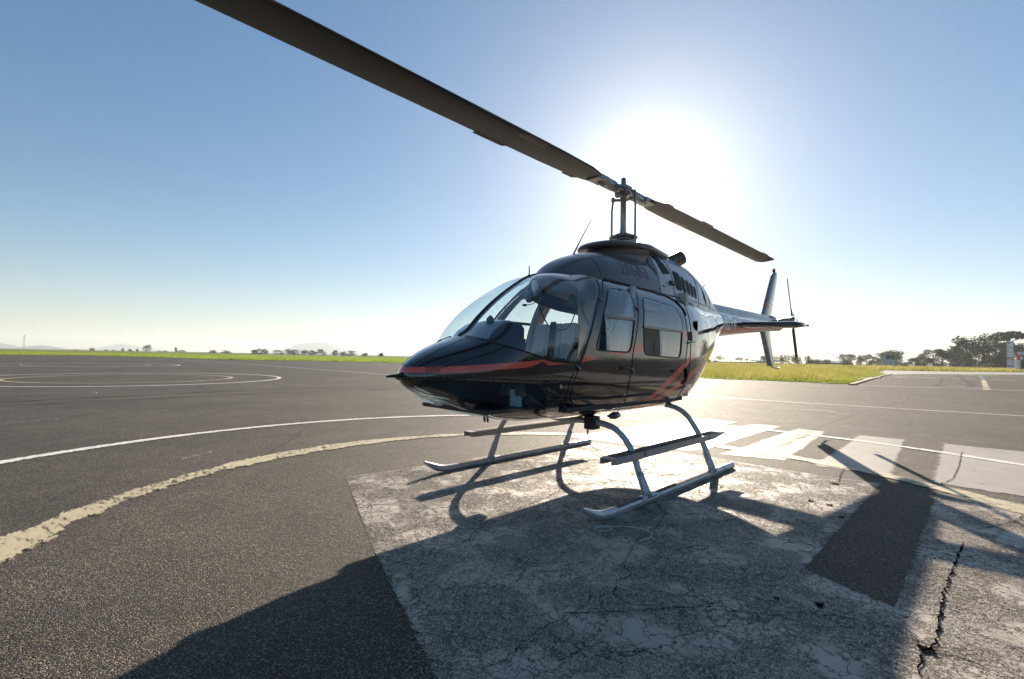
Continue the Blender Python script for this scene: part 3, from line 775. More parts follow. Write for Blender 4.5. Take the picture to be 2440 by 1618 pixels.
# nose: hood line, vents, pitot tube
for side in (1, -1):
    for k in range(9):
        x = 2.665-k*.0125; z0, z1 = 1.128+.0*k, 1.178-.002*k
        pa = on_body(x+.035, z0, .0015, side); pb = on_body(x, z1, .0015, side)
        b = MB(); d = Vector((.0025, 0, 0)); b.tube([pa, pb], .0028, 6); b.build('vent_slot', M_['dark'], heli)
    for k in range(6):
        x = 2.705-k*.0135
        pa = on_body(x+.012, 1.068, .0015, side); pb = on_body(x-.01, 1.108, .0015, side)
        b = MB(); b.tube([pa, pb], .003, 6); b.build('vent_slot', M_['dark'], heli)
    outline_tube('hood_seam', [(2.62, 1.10), (2.57, 1.122), (2.45, 1.16), (2.3, 1.215), (2.215, 1.258), (2.25, 1.285), (2.29, 1.31), (2.33, 1.325)], 0, .004, M_['rubber'], heli, side, closed=False)
    outline_tube('hood_seam', [(2.77, 1.105), (2.68, 1.165), (2.57, 1.225), (2.45, 1.275), (2.36, 1.31)], 0, .0022, M_['dark'], heli, side, closed=False)
b = MB(); b.tube([(2.76, 0, 1.04), (2.80, 0, 1.037), (2.84, 0, 1.035), (2.90, 0, 1.032), (2.93, 0, 1.03)], [.03, .026, .013, .010, .006], 12); b.build('pitot_tube', M_['rubber'], heli, smooth=True)
b = MB()
for y in (-.05, -.09): b.tube([(1.93, y, .68), (1.92, y, .625)], [.011, .009], 8)
b.build('drain_stub', M_['rubber'], heli)

# ------------------------------------------------------------------ roof cowling
CW = np.array([(1.30, 1.92, 1.965, .06), (1.24, 1.90, 2.03, .18), (1.16, 1.88, 2.10, .27), (1.05, 1.86, 2.165, .34), (.90, 1.85, 2.225, .40), (.72, 1.84, 2.28, .445), (.5, 1.82, 2.31, .48), (.2, 1.81, 2.34, .505), (-.06, 1.80, 2.36, .515)])
def cw(x, T=CW, n=2.6):
    x = np.atleast_1d(x); s = T[::-1]
    zb = np.interp(x, s[:, 0], s[:, 1]); ztp = np.interp(x, s[:, 0], s[:, 2]); w_ = np.interp(x, s[:, 0], s[:, 3])
    return np.stack([zb-.3, ztp, w_, zb, np.full_like(x, 8), np.full_like(x, n)], 1)
def smooth_table(T, n=60):
    t = np.linspace(0, len(T)-1, n); i = np.clip(t.astype(int), 0, len(T)-2); f = (t-i)[:, None]
    P0 = T[np.clip(i-1, 0, len(T)-1)]; P1 = T[i]; P2 = T[i+1]; P3 = T[np.clip(i+2, 0, len(T)-1)]
    return .5*((2*P1)+(-P0+P2)*f+(2*P0-5*P1+4*P2-P3)*f**2+(-P0+3*P1-3*P2+P3)*f**3)
def cowl_mesh(name, T, mtl, n, closefront=False, closeback=True, k=30):
    """full width arch loft over stations (x, zbase, ztop, halfwidth)"""
    D = smooth_table(np.array(T), 50); b = MB(); R = []
    for x, zb, ztp, w_ in D:
        th = np.linspace(0, PI, k); ring = []
        for a in th:
            c, s_ = math.cos(a), math.sin(a)
            ring.append((x, w_*math.copysign(abs(c)**(2/n), c), zb+(ztp-zb)*abs(s_)**(2/n)))
        ring = [(x, w_*.98, zb-.1)]+ring+[(x, -w_*.98, zb-.1)]
        R.append(ring)
    b.rings(R, closed=False)
    if closeback: m0 = b.addv(R[-1]); b.face([m0+i for i in range(len(R[-1]))])
    if closefront: m0 = b.addv(R[0]); b.face([m0+i for i in reversed(range(len(R[0])))])
    return b.build(name, mtl, heli, angle=35)
lc = cowl_mesh('transmission_cowl', CW, M_['cowl'], 2.35)
EN = [(-.062, 1.80, 2.455, .50), (-.5, 1.80, 2.475, .495), (-.9, 1.78, 2.475, .47), (-1.3, 1.79, 2.42, .42), (-1.65, 1.80, 2.33, .36), (-1.95, 1.82, 2.20, .30), (-2.15, 1.84, 2.09, .255), (-2.32, 1.86, 2.00, .22), (-2.44, 1.88, 1.95, .19)]
ENs = smooth_table(np.array(EN), 60)
ec = cowl_mesh('engine_cowl', EN, M_['cowl_grey'], 2.5, closefront=True)
def ycowl(x, z, T=ENs, n=2.5):
    zb = np.interp(-x, -T[:, 0], T[:, 1]); zt_ = np.interp(-x, -T[:, 0], T[:, 2]); w_ = np.interp(-x, -T[:, 0], T[:, 3])
    u = min(max((z-zb)/(zt_-zb), 0), .999); return w_*(1-u**n)**(1/n)
CWs = smooth_table(CW, 60)
def patch_on(fun, pts, name, mtl, parent, side, off=.003, n=2.5):
    """small panel following the cowl side, outline given in x,z"""
    xs_ = [p[0] for p in pts]; q = densify(pts, .03)
    # triangulate as strips: columns in x
    b = MB(); x0, x1 = min(xs_), max(xs_); K = 8; cols = []
    for i in range(K+1):
        x = x0+(x1-x0)*i/K; x = min(max(x, x0+1e-4), x1-1e-4); zz = []
        for a, c in zip(q, q[1:]+q[:1]):
            if (a.x-x)*(c.x-x) <= 0 and abs(c.x-a.x) > 1e-7: zz.append(a.y+(c.y-a.y)*(x-a.x)/(c.x-a.x))
        cols.append((x, min(zz), max(zz)))
    J = 6; R = []
    for x, za, zc in cols: R.append([Vector((x, side*(fun(x, za+(zc-za)*j/J)+off), za+(zc-za)*j/J)) for j in range(J+1)])
    b.rings(R, closed=False); return b.build(name, mtl, parent, smooth=True)
for side in (1, -1):
    for x0, x1, za, zb_ in ((-.435, -.605, 2.215, 1.985), (-.625, -.725, 2.175, 1.975), (-.755, -.855, 2.155, 1.965), (-.885, -.975, 2.135, 1.955), (-1.005, -1.095, 2.11, 1.945)):
        pts = round_poly([(x0, za), (x1, za-.012), (x1, zb_+.0), (x0, zb_+.01)], .03, 4)
        patch_on(ycowl, pts, 'louvre_panel', M_['dark'], ec, side)
    patch_on(ycowl, round_poly([(-1.40, 2.16), (-1.52, 2.04), (-1.56, 1.90), (-1.42, 2.0)], .02, 4), 'louvre_panel', M_['dark'], ec, side)
    patch_on(ycowl, round_poly([(-.10, 2.40), (-.24, 2.37), (-.36, 2.16), (-.15, 2.13)], .03, 4), 'air_intake', M_['dark'], ec, side)
    for x in (-.385, -1.17, -1.75):
        b = MB(); P = [Vector((x, side*(ycowl(x, z)+.001), z)) for z in np.linspace(1.86, float(np.interp(-x, -ENs[:, 0], ENs[:, 2]))-.03, 14)]
        b.tube(P, .003, 6); b.build('cowl_seam', M_['rubber'], ec)
    b = MB(); P = [Vector((x, side*(ycowl(x, 1.905)+.001), 1.905)) for x in np.linspace(-.07, -2.1, 24)]; b.tube(P, .003, 6); b.build('cowl_seam', M_['rubber'], ec)
    for x, z in ((-.03, 2.25), (-.045, 1.93)):
        pass
    yl = lambda x, z: ycowl(x, z, CWs, 2.35)
    for P in ([(.9, z) for z in np.linspace(1.97, 2.17, 8)], [(x, 1.915) for x in np.linspace(.9, -.05, 14)]):
        b = MB(); b.tube([Vector((x, side*(yl(x, z)+.001), z)) for x, z in P], .0028, 6); b.build('cowl_seam', M_['rubber'], lc)
    for x, z in ((-.03, 2.17), (-.03, 1.95), (-.14, 1.99), (-.14, 1.90)):
        p = Vector((x, side*((yl(x, z) if x > -.06 else ycowl(x, z))+.002), z)); b = MB()
        b.tube([p+Vector((.02, 0, .004)), p+Vector((-.02, 0, -.004))], .007, 6); b.build('cowl_latch', M_['steel'], ec if x < -.06 else lc, smooth=True)
    b = MB(); b.box((-.40, side*(ycowl(-.34, 2.05)) if side > 0 else -ycowl(-.34, 2.05)-.03, 2.03), (-.28, side*(ycowl(-.34, 2.05))+.03 if side > 0 else -ycowl(-.34, 2.05), 2.07)); b.build('cowl_step', M_['rubber'], ec, bevel=.006)
# pedestal and overhanging lip round the mast
b = MB(); R = []
for z, a_, wd in ((2.12, .47, .355), (2.30, .455, .345), (2.36, .47, .355), (2.385, .50, .38)):
    R.append([(-.07+a_*math.sin(t), wd*math.copysign(abs(math.cos(t))**.8, math.cos(t)), z) for t in np.linspace(0, PI, 30)])
b.rings(R, closed=False); b.build('mast_pedestal', M_['cowl'], lc, smooth=True)
b = MB(); R = []
for z, a_, wd in ((2.378, .46, .34), (2.375, .57, .40), (2.388, .595, .42), (2.41, .60, .425), (2.435, .575, .405), (2.455, .50, .36), (2.478, .30, .24)):
    R.append([(-.07+a_*math.sin(t), wd*math.copysign(abs(math.cos(t))**.85, math.cos(t)), z) for t in np.linspace(0, PI, 36)])
R = [[(-.55 if i in (0, len(r)-1) else x, y*(.8 if i in (0, len(r)-1) else 1), z) for i, (x, y, z) in enumerate(r)] for r in R]
b.rings(R, closed=False); n0 = b.addv(R[-1]); b.face([n0+i for i in range(len(R[-1]))]); b.build('intake_lip', M_['cowl'], lc, angle=50)
b = MB(); b.lathe([(.16, 0), (.16, .02), (.10, .035), (.09, .05), (.05, .055)], (-.1, 0, 2.585)); b.build('mast_collar', M_['steel'], heli, smooth=True)
# exhaust stacks
for side in (1, -1):
    b = MB(); c = Vector((-.80, side*.15, 2.345)); d = Vector((-.62, side*.42, .42)).normalized()
    pts = [c, c+d*.08, c+d*.17+Vector((-.01, 0, 0)), c+d*.27+Vector((-.015, 0, 0))]
    b.tube(pts, [.066, .082, .088, .085], 24, caps=False); b.tube([pts[3], pts[2], pts[0]], [.079, .079, .06], 24, 1, True)
    b.build('exhaust_stack', [M_['bronze'], M_['dark']], heli, smooth=True)
# whip antennas
b = MB(); b.tube([(.86, 0, 2.20), (.83, 0, 2.25), (.70, 0, 2.44), (.53, 0, 2.67)], [.016, .009, .005, .003], 8); b.build('whip_antenna', M_['rubber'], heli, smooth=True)
b = MB(); b.tube([(-1.9, .12, 2.16), (-2.35, .12, 2.42)], [.008, .003], 8); b.build('whip_antenna', M_['rubber'], heli, smooth=True)
# lettering
def text_mesh(txt, h, name, mtl, parent, place, condense=.75, bold=0):
    cu = bpy.data.curves.new('tmp', 'FONT'); cu.body = txt; cu.size = 1; cu.resolution_u = 3; cu.offset = bold
    o = bpy.data.objects.new('tmp', cu); C.objects.link(o)
    dg = bpy.context.evaluated_depsgraph_get(); me = bpy.data.meshes.new_from_object(o.evaluated_get(dg))
    bpy.data.objects.remove(o); bpy.data.curves.remove(cu)
    ys = [v.co.y for v in me.vertices]; xs_ = [v.co.x for v in me.vertices]
    import bmesh
    bm = bmesh.new(); bm.from_mesh(me)
    for i in range(1, 14):
        bmesh.ops.bisect_plane(bm, geom=bm.verts[:]+bm.edges[:]+bm.faces[:], plane_co=(0, min(ys)+(max(ys)-min(ys))*i/14, 0), plane_no=(0, 1, 0))
    bm.to_mesh(me); bm.free()
    k = h/(max(ys)-min(ys)); x0 = min(xs_); L = (max(xs_)-x0)*k*condense
    for v in me.vertices: v.co = place((v.co.x-x0)*k*condense, (v.co.y-min(ys))*k, L)
    me.materials.append(mtl); me.name = name
    ob = bpy.data.objects.new(name, me); link(ob, parent); return ob
text_mesh('206B3', .135, 'type_lettering', M_['faded_letter'], lc, lambda a, h, L: Vector((.62-a, yl(.62-a, 2.03+h)+.003, 2.03+h)), 1.0)
text_mesh('206B3', .135, 'type_lettering', M_['faded_letter'], lc, lambda a, h, L: Vector((.62-L+a, -yl(.62-L+a, 2.03+h)-.003, 2.03+h)), 1.0)

# ------------------------------------------------------------------ tail boom
BX = [(-2.42, 1.742, .232), (-2.9, 1.775, .205), (-3.5, 1.805, .178), (-4.2, 1.84, .152), (-5.0, 1.875, .122), (-5.7, 1.905, .100), (-6.0, 1.915, .092), (-6.1, 1.92, .075), (-6.16, 1.925, .03)]
def boom(x):
    A = np.array(BX)[::-1]; return float(np.interp(x, A[:, 0], A[:, 1])), float(np.interp(x, A[:, 0], A[:, 2]))
b = MB(); K = 48; R = []
for x in list(np.linspace(-2.42, -5.9, 40))+[-6.0, -6.05, -6.1, -6.14, -6.16]:
    c, r = boom(x); R.append([(x, r*.93*math.cos(2*PI*i/K), c+r*math.sin(2*PI*i/K)) for i in range(K)])
b.rings(R)
for i, f in enumerate(b.f):
    j = i % K; a = (j+.5)/K*360
    if i < 44*K and ((318 < a < 338) or (202 < a < 222)): b.m[i] = 1
boom_o = b.build('tail_boom', PM, heli, smooth=True)
b = MB(); R = []
for x in (-2.35, -2.5, -3.2, -4.2, -5.0, -5.35, -5.5):
    c, r = boom(x); t = c+r; h = .085-.03*(x < -5.3); wd = .105-.012*(-x-2.4)
    R.append([(x, -wd, t-.05), (x, -wd*.92, t+h*.55), (x, -wd*.6, t+h*.95), (x, 0, t+h), (x, wd*.6, t+h*.95), (x, wd*.92, t+h*.55), (x, wd, t-.05)])
b.rings(R); b.build('driveshaft_cover', M_['cowl_grey'], heli, angle=40)
b = MB(); R = []
for k in range(12):
    t = PI*k/11; x = -5.55+.22*math.cos(t); s_ = math.sin(t)*.085+.004
    R.append([(x, s_*math.cos(a), 2.01+s_*1.1*math.sin(a)) for a in np.linspace(0, 2*PI, 20, endpoint=False)])
b.rings(R); b.build('gearbox_fairing', M_['cowl'], heli, smooth=True)
def on_boom(x, h):   # h: height above the centre line, port side
    c, r = boom(x); s_ = max(-.95, min(.95, h/r)); return Vector((x, r*.93*math.sqrt(1-s_*s_)+.003, c+h))
text_mesh('F-GZPA', .20, 'registration_lettering', M_['letter'], heli, lambda a, h, L: on_boom(-2.44-a, h-.10), .85, .03)
def mirr(v): return Vector((v.x, -v.y, v.z))
text_mesh('F-GZPA', .185, 'registration_lettering', M_['letter'], heli, lambda a, h, L: mirr(on_boom(-2.52-L+a, h-.085)), .72)
# airfoil helper
def foil(chord, thick, n=12):
    """points x from 0 (leading) to -chord, z half thickness"""
    up_, lo_ = [], []
    for i in range(n+1):
        t = (1-math.cos(PI*i/n))/2; y = thick/2*(2.969*math.sqrt(t)-1.26*t-3.516*t*t+2.843*t**3-1.036*t**4)
        up_.append((-t*chord, y)); lo_.append((-t*chord, -y))
    return up_+lo_[-2:0:-1]
# stabiliser (both halves, one spar through the boom)
for side in (1, -1):
    b = MB(); R = []
    for y, x, ch, z in ((.09, -3.46, .42, 1.80), (.5, -3.48, .42, 1.785), (.90, -3.50, .42, 1.775), (.985, -3.53, .38, 1.772), (1.0, -3.58, .28, 1.77)):
        R.append([(x+px, side*y, z+pz) for px, pz in foil(ch, .105 if y < .95 else .07)])
    b.rings(R); b.build('stabiliser', M_['paint'], heli, angle=50)
    b = MB(); b.tube([(-3.88, side*.99, 1.772), (-3.93, side*1.0, 1.775), (-3.97, side*1.0, 1.78)], [.018, .02, .006], 10); b.build('navigation_light', M_['white_plastic'], heli, smooth=True)
# fins
def fin(name, secs, mtl):
    b = MB(); R = []
    for z, xl, ch in secs: R.append([(xl+px, -.12+pz, z) for px, pz in foil(ch, .09)])
    b.rings(R); return b.build(name, mtl, heli, angle=50)
M_['fin'] = mat('grey_fin_paint', (.24, .25, .275), .28, coat=.6)
up_f = fin('upper_fin', [(1.96, -5.24, .62), (2.10, -5.36, .60), (2.38, -5.56, .54), (2.375, -5.56, .54), (2.70, -5.79, .47), (3.00, -6.01, .38), (3.06, -6.08, .28)], M_['fin'])
lo_f = fin('lower_fin', [(1.90, -5.22, .62), (1.77, -5.32, .585), (1.45, -5.54, .50), (1.13, -5.74, .42), (1.105, -5.78, .36)], M_['fin'])
for z0 in (2.31, 2.40):
    b = MB(); R = []
    for z in (z0, z0+.045):
        xl = np.interp(z, [2.10, 2.38, 2.70], [-5.36, -5.56, -5.79]); ch = np.interp(z, [2.10, 2.38, 2.70], [.60, .54, .47])
        R.append([(xl+px*1.004+.003, -.12+pz*1.06, z+.0) for px, pz in foil(ch, .092)])
    b.rings(R, caps=False); b.build('fin_stripe', M_['red'], up_f)
b = MB(); b.lathe([(.022, 0), (.024, .012), (.03, .013), (.03, .06), (.026, .09), (.012, .10)], (-6.16, -.12, 3.055)); b.build('beacon_light', M_['redp'], heli, smooth=True)
b = MB(); b.lathe([(.03, -.03), (.032, .0), (.022, .004)], (-6.16, -.12, 3.055)); b.build('beacon_base', M_['rubber'], heli, smooth=True)
b = MB(); b.tube([(-5.90, -.12, 1.14), (-5.98, -.12, 1.095), (-6.1, -.12, 1.075), (-6.42, -.12, 1.055), (-6.55, -.12, 1.085)], [.012, .014, .014, .013, .008], 8); b.build('tail_skid', M_['alu'], heli, smooth=True)
# tail rotor on the port side
tr = Vector((-5.86, .30, 2.05))
b = MB(); b.tube([(tr.x, .05, 1.95+.04), (tr.x, .14, 2.02), (tr.x, .34, 2.05)], [.07, .045, .02], 14); b.tube([(tr.x, .275, 2.05), (tr.x, .325, 2.05)], .045, 16)
b.build('tail_rotor_hub', M_['steel'], heli, smooth=True)
TILT = .40
for s_ in (1, -1):
    d = Vector((math.sin(TILT)*s_, 0, math.cos(TILT)*s_)); e = Vector((d.z, 0, -d.x))
    b = MB(); R = []
    for rr, ch in ((.07, .05), (.16, .06), (.22, .125), (.80, .125), (.825, .10)):
        R.append([tr+d*rr+e*(ch*.4+px)+Vector((0, pz+.02*(px/.125), 0)) for px, pz in foil(ch, .016 if rr > .2 else .03, 8)])
    b.rings(R); b.build('tail_rotor_blade', M_['blade'], heli, angle=50)
    b = MB(); b.tube([tr+d*.05+Vector((0, .05, 0)), tr+d*.09+Vector((0, .02, 0)), tr+d*.10], .008, 6); b.box(tr+d*.09-Vector((.03, .02, .02)), tr+d*.09+Vector((.03, .02, .02))); b.build('tail_pitch_link', M_['steel'], heli)
b = MB(); b.tube([(tr.x-.02, .36, 2.05), (tr.x-.16, .34, 2.05), (tr.x-.17, .34, 1.99)], .008, 6); b.build('tail_counterweight', M_['steel'], heli)

# ------------------------------------------------------------------ mast and main rotor
MX, HZ = -.10, 3.15
b = MB(); b.lathe([(.058, 2.50), (.05, 2.60), (.034, 2.70), (.034, 3.02), (.042, 3.03), (.042, 3.20), (.03, 3.24), (.028, 3.30), (.012, 3.31)], (MX, 0, 0)); b.build('rotor_mast', M_['steel'], heli, smooth=True)
b = MB(); b.lathe([(.03, 2.545), (.13, 2.55), (.14, 2.565), (.13, 2.585), (.05, 2.60)], (MX, 0, 0), 28)
for a in (0, PI/2, PI, 1.5*PI):
    c_, s_ = math.cos(a), math.sin(a); b.tube([(MX+.1*c_, .1*s_, 2.57), (MX+.185*c_, .185*s_, 2.575)], [.022, .014], 8)
b.build('swashplate', M_['steel'], heli, smooth=True)
for s_ in (1, -1):
    b = MB(); b.tube([(MX+.03*s_, .175*s_, 2.48), (MX+.03*s_, .175*s_, 2.56), (MX+.03*s_, .175*s_, 2.95), (MX+.04*s_, .165*s_, 3.08)], [.012, .014, .013, .012], 8)
    b.lathe([(.012, -.03), (.024, -.02), (.024, .02), (.012, .03)], (MX+.04*s_, .165*s_, 3.09), 10); b.build('pitch_link', M_['steel'], heli, smooth=True)
b = MB(); b.tube([(MX, -.10, HZ-.02), (MX, .10, HZ-.02)], .042, 12); b.box((MX-.28, -.055, HZ-.035), (MX+.28, .055, HZ+.015)); b.box((MX-.07, -.08, HZ-.05), (MX+.07, .08, HZ+.05)); b.build('rotor_yoke', M_['steel'], heli, bevel=.008)
def rot_pt(r, c, z, s_):  # r along blade, c toward leading edge
    a = .0; return Vector((MX+s_*r, s_*c*1.0, z))
for s_ in (1, -1):
    # grip
    b = MB(); b.tube([rot_pt(.16, 0, HZ, s_), rot_pt(.22, 0, HZ, s_), rot_pt(.42, 0, HZ, s_), rot_pt(.5, 0, HZ, s_)], [.05, .062, .06, .045], 14)
    b.box(*[tuple(map(f, zip(*[(rot_pt(.40, -.08, HZ-.03, s_)), (rot_pt(.62, .08, HZ+.03, s_))]))) for f in (min, max)])
    b.build('blade_grip', M_['steel'], heli, bevel=.01)
    b = MB(); q = [rot_pt(.24, 0, HZ, s_), rot_pt(.2, .17*1, HZ-.02, s_), rot_pt(.06, .18, HZ-.05, s_)]
    b.tube([rot_pt(.26, .0, HZ, s_), rot_pt(.2, .12, HZ-.03, s_), rot_pt(.04, .175, HZ-.06, s_)], [.03, .022, .016], 8); b.build('pitch_horn', M_['steel'], heli, smooth=True)
    b = MB(); R = []
    L = [(.50, .06, .17), (.66, .12, .26), (.80, .145, .305), (1.3, .160, .33), (4.90, .160, .33), (5.05, .160, .33), (5.14, .10, .25)]
    for r, le, ch in L:
        z = HZ+.02*max(0, (r-1)/4)*(1 if True else 0)-.02*((r/5)**2)
        tw = math.radians(5-10*r/5)*.25
        R.append([rot_pt(r, le+px, z+pz+tw*(px+.08), s_) for px, pz in foil(ch, .036)])
    if s_ < 0: pass
    b.rings(R); bl = b.build('main_rotor_blade', M_['blade'], heli, angle=40)
    # abrasion strip on the leading edge
    b = MB(); R = []
    for r in (1.5, 2.5, 3.5, 4.5, 5.06):
        z = HZ+.02*max(0, (r-1)/4)-.02*((r/5)**2); tw = math.radians(5-10*r/5)*.25
        F_ = foil(.33, .0385); F_ = [F_[i] for i in (4, 3, 2, 1, 0, 23, 22, 21, 20)]
        R.append([rot_pt(r, .1615+px, z+pz+tw*(px+.08), s_) for px, pz in F_])
    b.rings(R, closed=False); b.build('leading_edge_strip', M_['blade_edge'], bl, smooth=True)
    # doubler tabs on the trailing edge
    for r0, r1, ex in ((.70, .92, .028), (1.74, 2.14, .032), (4.30, 4.62, .03)):
        b = MB(); zc = HZ+.02*max(0, (r0-1)/4)-.02*((r0/5)**2)-.003
        te = -.165
        if r0 < 1: te = -.155
        pl = [(r0, te+.02), (r1, te+.02), (r1, te-ex), (r0+.05, te-ex)]
        b.prism([(rot_pt(a, c_, 0, s_).x, rot_pt(a, c_, 0, s_).y) for a, c_ in pl], zc-.003, zc+.003); b.build('trim_tab', M_['blade'], bl)

# ------------------------------------------------------------------ landing gear
def bez(pts, n=8):
    P = [Vector(p) for p in pts]; o = []
    for i in range(len(P)-1):
        p0 = P[max(i-1, 0)]; p1 = P[i]; p2 = P[i+1]; p3 = P[min(i+2, len(P)-1)]
        for k in range(n):
            t = k/n; o.append(.5*((2*p1)+(-p0+p2)*t+(2*p0-5*p1+4*p2-p3)*t*t+(-p0+3*p1-3*p2+p3)*t**3))
    o.append(P[-1]); return o
for nm, x, pts in (('front', 1.04, [(.957, .085), (.90, .19), (.86, .30), (.82, .39), (.74, .50), (.63, .575), (.48, .605), (.33, .61), (0, .60)]), ('rear', -.30, [(.957, .08), (.91, .20), (.85, .34), (.81, .42), (.71, .565), (.62, .64), (.50, .68), (.33, .69), (0, .68)])):
    full = pts+[(-a, z) for a, z in reversed(pts[:-1])]
    b = MB(); b.tube(bez([(x, a, z) for a, z in full], 5), .028, 14); b.build('cross_tube', M_['alu'], heli, smooth=True)
for side in (1, -1):
    y = side*.957
    pts = bez([(1.93, y, .135), (1.86, y, .100), (1.76, y, .056), (1.64, y, .038), (1.4, y, .034), (.5, y, .034), (-.83, y, .034)], 6)
    b = MB(); b.tube(pts, [.031*min(1, max(.15, (1.945-p.x)/.17))**.55 for p in pts], 18); sk = b.build('skid_tube', M_['alu'], heli, smooth=True)
    b = MB(); b.tube([(-.83, y, .034), (-.55, y, .034)], .034, 18, caps=True); b.build('skid_end_cap', M_['alu'], sk, angle=40)
    b = MB(); pc = [p for p in pts if p.x > 1.53]; b.tube(pc, [.034*min(1, max(.15, (1.945-p.x)/.17))**.55+.0005 for p in pc], 18); b.build('skid_toe_cap', M_['alu'], sk, angle=40)
    b = MB(); R = []
    for x in np.linspace(1.5, -.5, 12):
        if abs(x-1.04) < .12 or abs(x+.30) < .10: continue
    for a0, a1 in ((1.50, 1.15), (.93, -.19)):
        bb = MB(); R = []
        for x in (a0, a1): R.append([(x, y+.0335*math.sin(t), .034+.0335*math.cos(t)) for t in np.linspace(-.75, .75, 8)])
        bb.rings(R, closed=False); bb.build('grip_tape', M_['grip'], sk, smooth=True)
    bb = MB(); bb.box((-.55, y-.018, 0.0005), (1.55, y+.018, .010)); bb.build('wear_plate', M_['steel'], sk, bevel=.003)
    for x, lean in ((1.04, .06), (-.30, .055)):
        b = MB(); b.tube([(x, side*.957, .05), (x, side*.945, .10), (x, side*.905, .19), (x, side*.885, .235)], [.044, .036, .0325, .0325], 16)
        b.build('saddle', M_['alu'], heli, smooth=True)
        b = MB(); R = []
        for xx in (x-.13, x-.11, x+.08, x+.10): R.append([(xx, y+.037*math.sin(t), .034+.037*math.cos(t)) for t in np.linspace(-1.5, 1.5, 12)])
        b.rings(R, closed=False); b.build('saddle_plate', M_['alu'], heli, smooth=True)
        b = MB()
        for k in range(5):
            h = .12+.022*k; yy = side*(.957-.5*(h-.05)*.62)
            for sx in (1, -1): b.tube([(x+sx*.030, yy, h), (x+sx*.037, yy, h)], .005, 6)
        for k in range(7):
            xx = x-.10+.028*k; b.tube([(xx, y+side*.034, .050), (xx, y+side*.040, .052)], .005, 6)
        tag(b.build('saddle_rivets', M_['rubber'], heli), kind='stuff')
    # step: channel section
    b = MB(); R = []
    y0, y1 = side*.79, side*.90
    for x, h in ((1.48, .050), (1.40, .056), (-.30, .056), (-.52, .052), (-.82, .012)):
        R.append([(x, y0, .405), (x, y1, .405), (x, y1, .405-h), (x, y1-side*.006, .405-h), (x, y1-side*.006, .399), (x, y0+side*.006, .399), (x, y0+side*.006, .405-h), (x, y0, .405-h)])
    b.rings(R); stp = b.build('boarding_step', M_['alu_side'], heli)
    b = MB(); b.box((-.60, min(y0, y1)+.006, .405), (1.38, max(y0, y1)-.012, .4085)); b.build('grip_tape', M_['grip'], stp)
    for x in (.97, -.37):
        b = MB()
        for dz_ in (-.014, -.038): b.tube([(x, y1, .405+dz_), (x, y1+side*.006, .405+dz_)], .006, 8)
        b.box((x-.012, min(y1, y1+side*.002), .405-.05), (x+.012, max(y1, y1+side*.002), .404)); b.build('step_bracket', M_['cowl'], stp)
    b = MB(); b.box((.98, side*.40-.05, .54), (1.10, side*.40+.05, .66)); b.tube([(1.0, side*.40, .605), (1.08, side*.40, .605)], .055, 12)
    b.build('cross_tube_clamp', M_['rubber'], heli, bevel=.008)
b = MB(); b.prism([(.80, .60), (.86, .60), (.86, .55), (.84, .44), (.82, .44)], .20, .206, 1); b.tube([(.83, .203, .46), (.80, .203, .36), (.76, .203, .31), (.66, .203, .28), (.50, .203, .27)], .004, 6); b.build('belly_antenna', M_['white_plastic'], heli)
b = MB(); b.tube([(.72, .50, .72), (.80, .53, .70), (.86, .50, .655)], .004, 6); b.tube([(.66, .555, .74), (.44, .555, .74)], .005, 6); b.build('grounding_cable', M_['steel'], heli)
b = MB(); c, s2 = (.78, .50, .655), .04; R = []
for x, ww in ((.72, .005), (.77, .035), (.84, .04), (.93, .012)): R.append([(x, .50+ww*math.cos(a), .655-.0+ww*.9*math.sin(a)) for a in np.linspace(0, 2*PI, 14, endpoint=False)])
b.rings(R); b.build('step_fairing', M_['paint'], heli, smooth=True)
# side scoops and rear fittings (port and starboard)
for side in (1, -1):
    p = on_body(-.69, 1.585, 0, side); b = MB(); d = Vector((-.55, side, .05)).normalized()
    t1 = d.cross(Vector((0, 0, 1))).normalized(); R = []
    for q, rr in ((.002, .062), (.006, .062)):
        R.append([p+d*q+t1*rr*math.cos(a)+Vector((0, 0, rr*1.1*math.sin(a))) for a in np.linspace(0, 2*PI, 8, endpoint=False)])
    b.rings(R); b.build('round_vent', M_['dark'], heli)
    pts = round_poly([(-.385, 1.50), (-.50, 1.505), (-.50, 1.40), (-.385, 1.405)], .01, 3)
    b = MB(); v = [on_body(q.x, q.y, .003, side) for q in pts]; b.addv(v); b.face(range(len(v))); b.build('fuel_door', M_['dark'], heli)
    b = MB(); v = [on_body(x, z, .012, side) for x, z in ((-.36, 1.375), (-.44, 1.385), (-.56, 1.395))]; b.tube(v, .008, 6); b.build('rear_latch', M_['steel'], heli, smooth=True)
    b = MB(); v = [on_body(x, z, .012, side) for x, z in ((-.30, 1.10), (-.34, 1.04), (-.33, .97), (-.27, .93))]; b.tube(v, .012, 6); b.build('tie_down_bracket', M_['rubber'], heli, smooth=True)
    q = on_body(1.76, 1.06-.1, 0, side); b = MB(); b.tube([q, q+Vector((0, side*.006, 0))], .017, 14); b.build('round_cap', M_['steel'], heli)

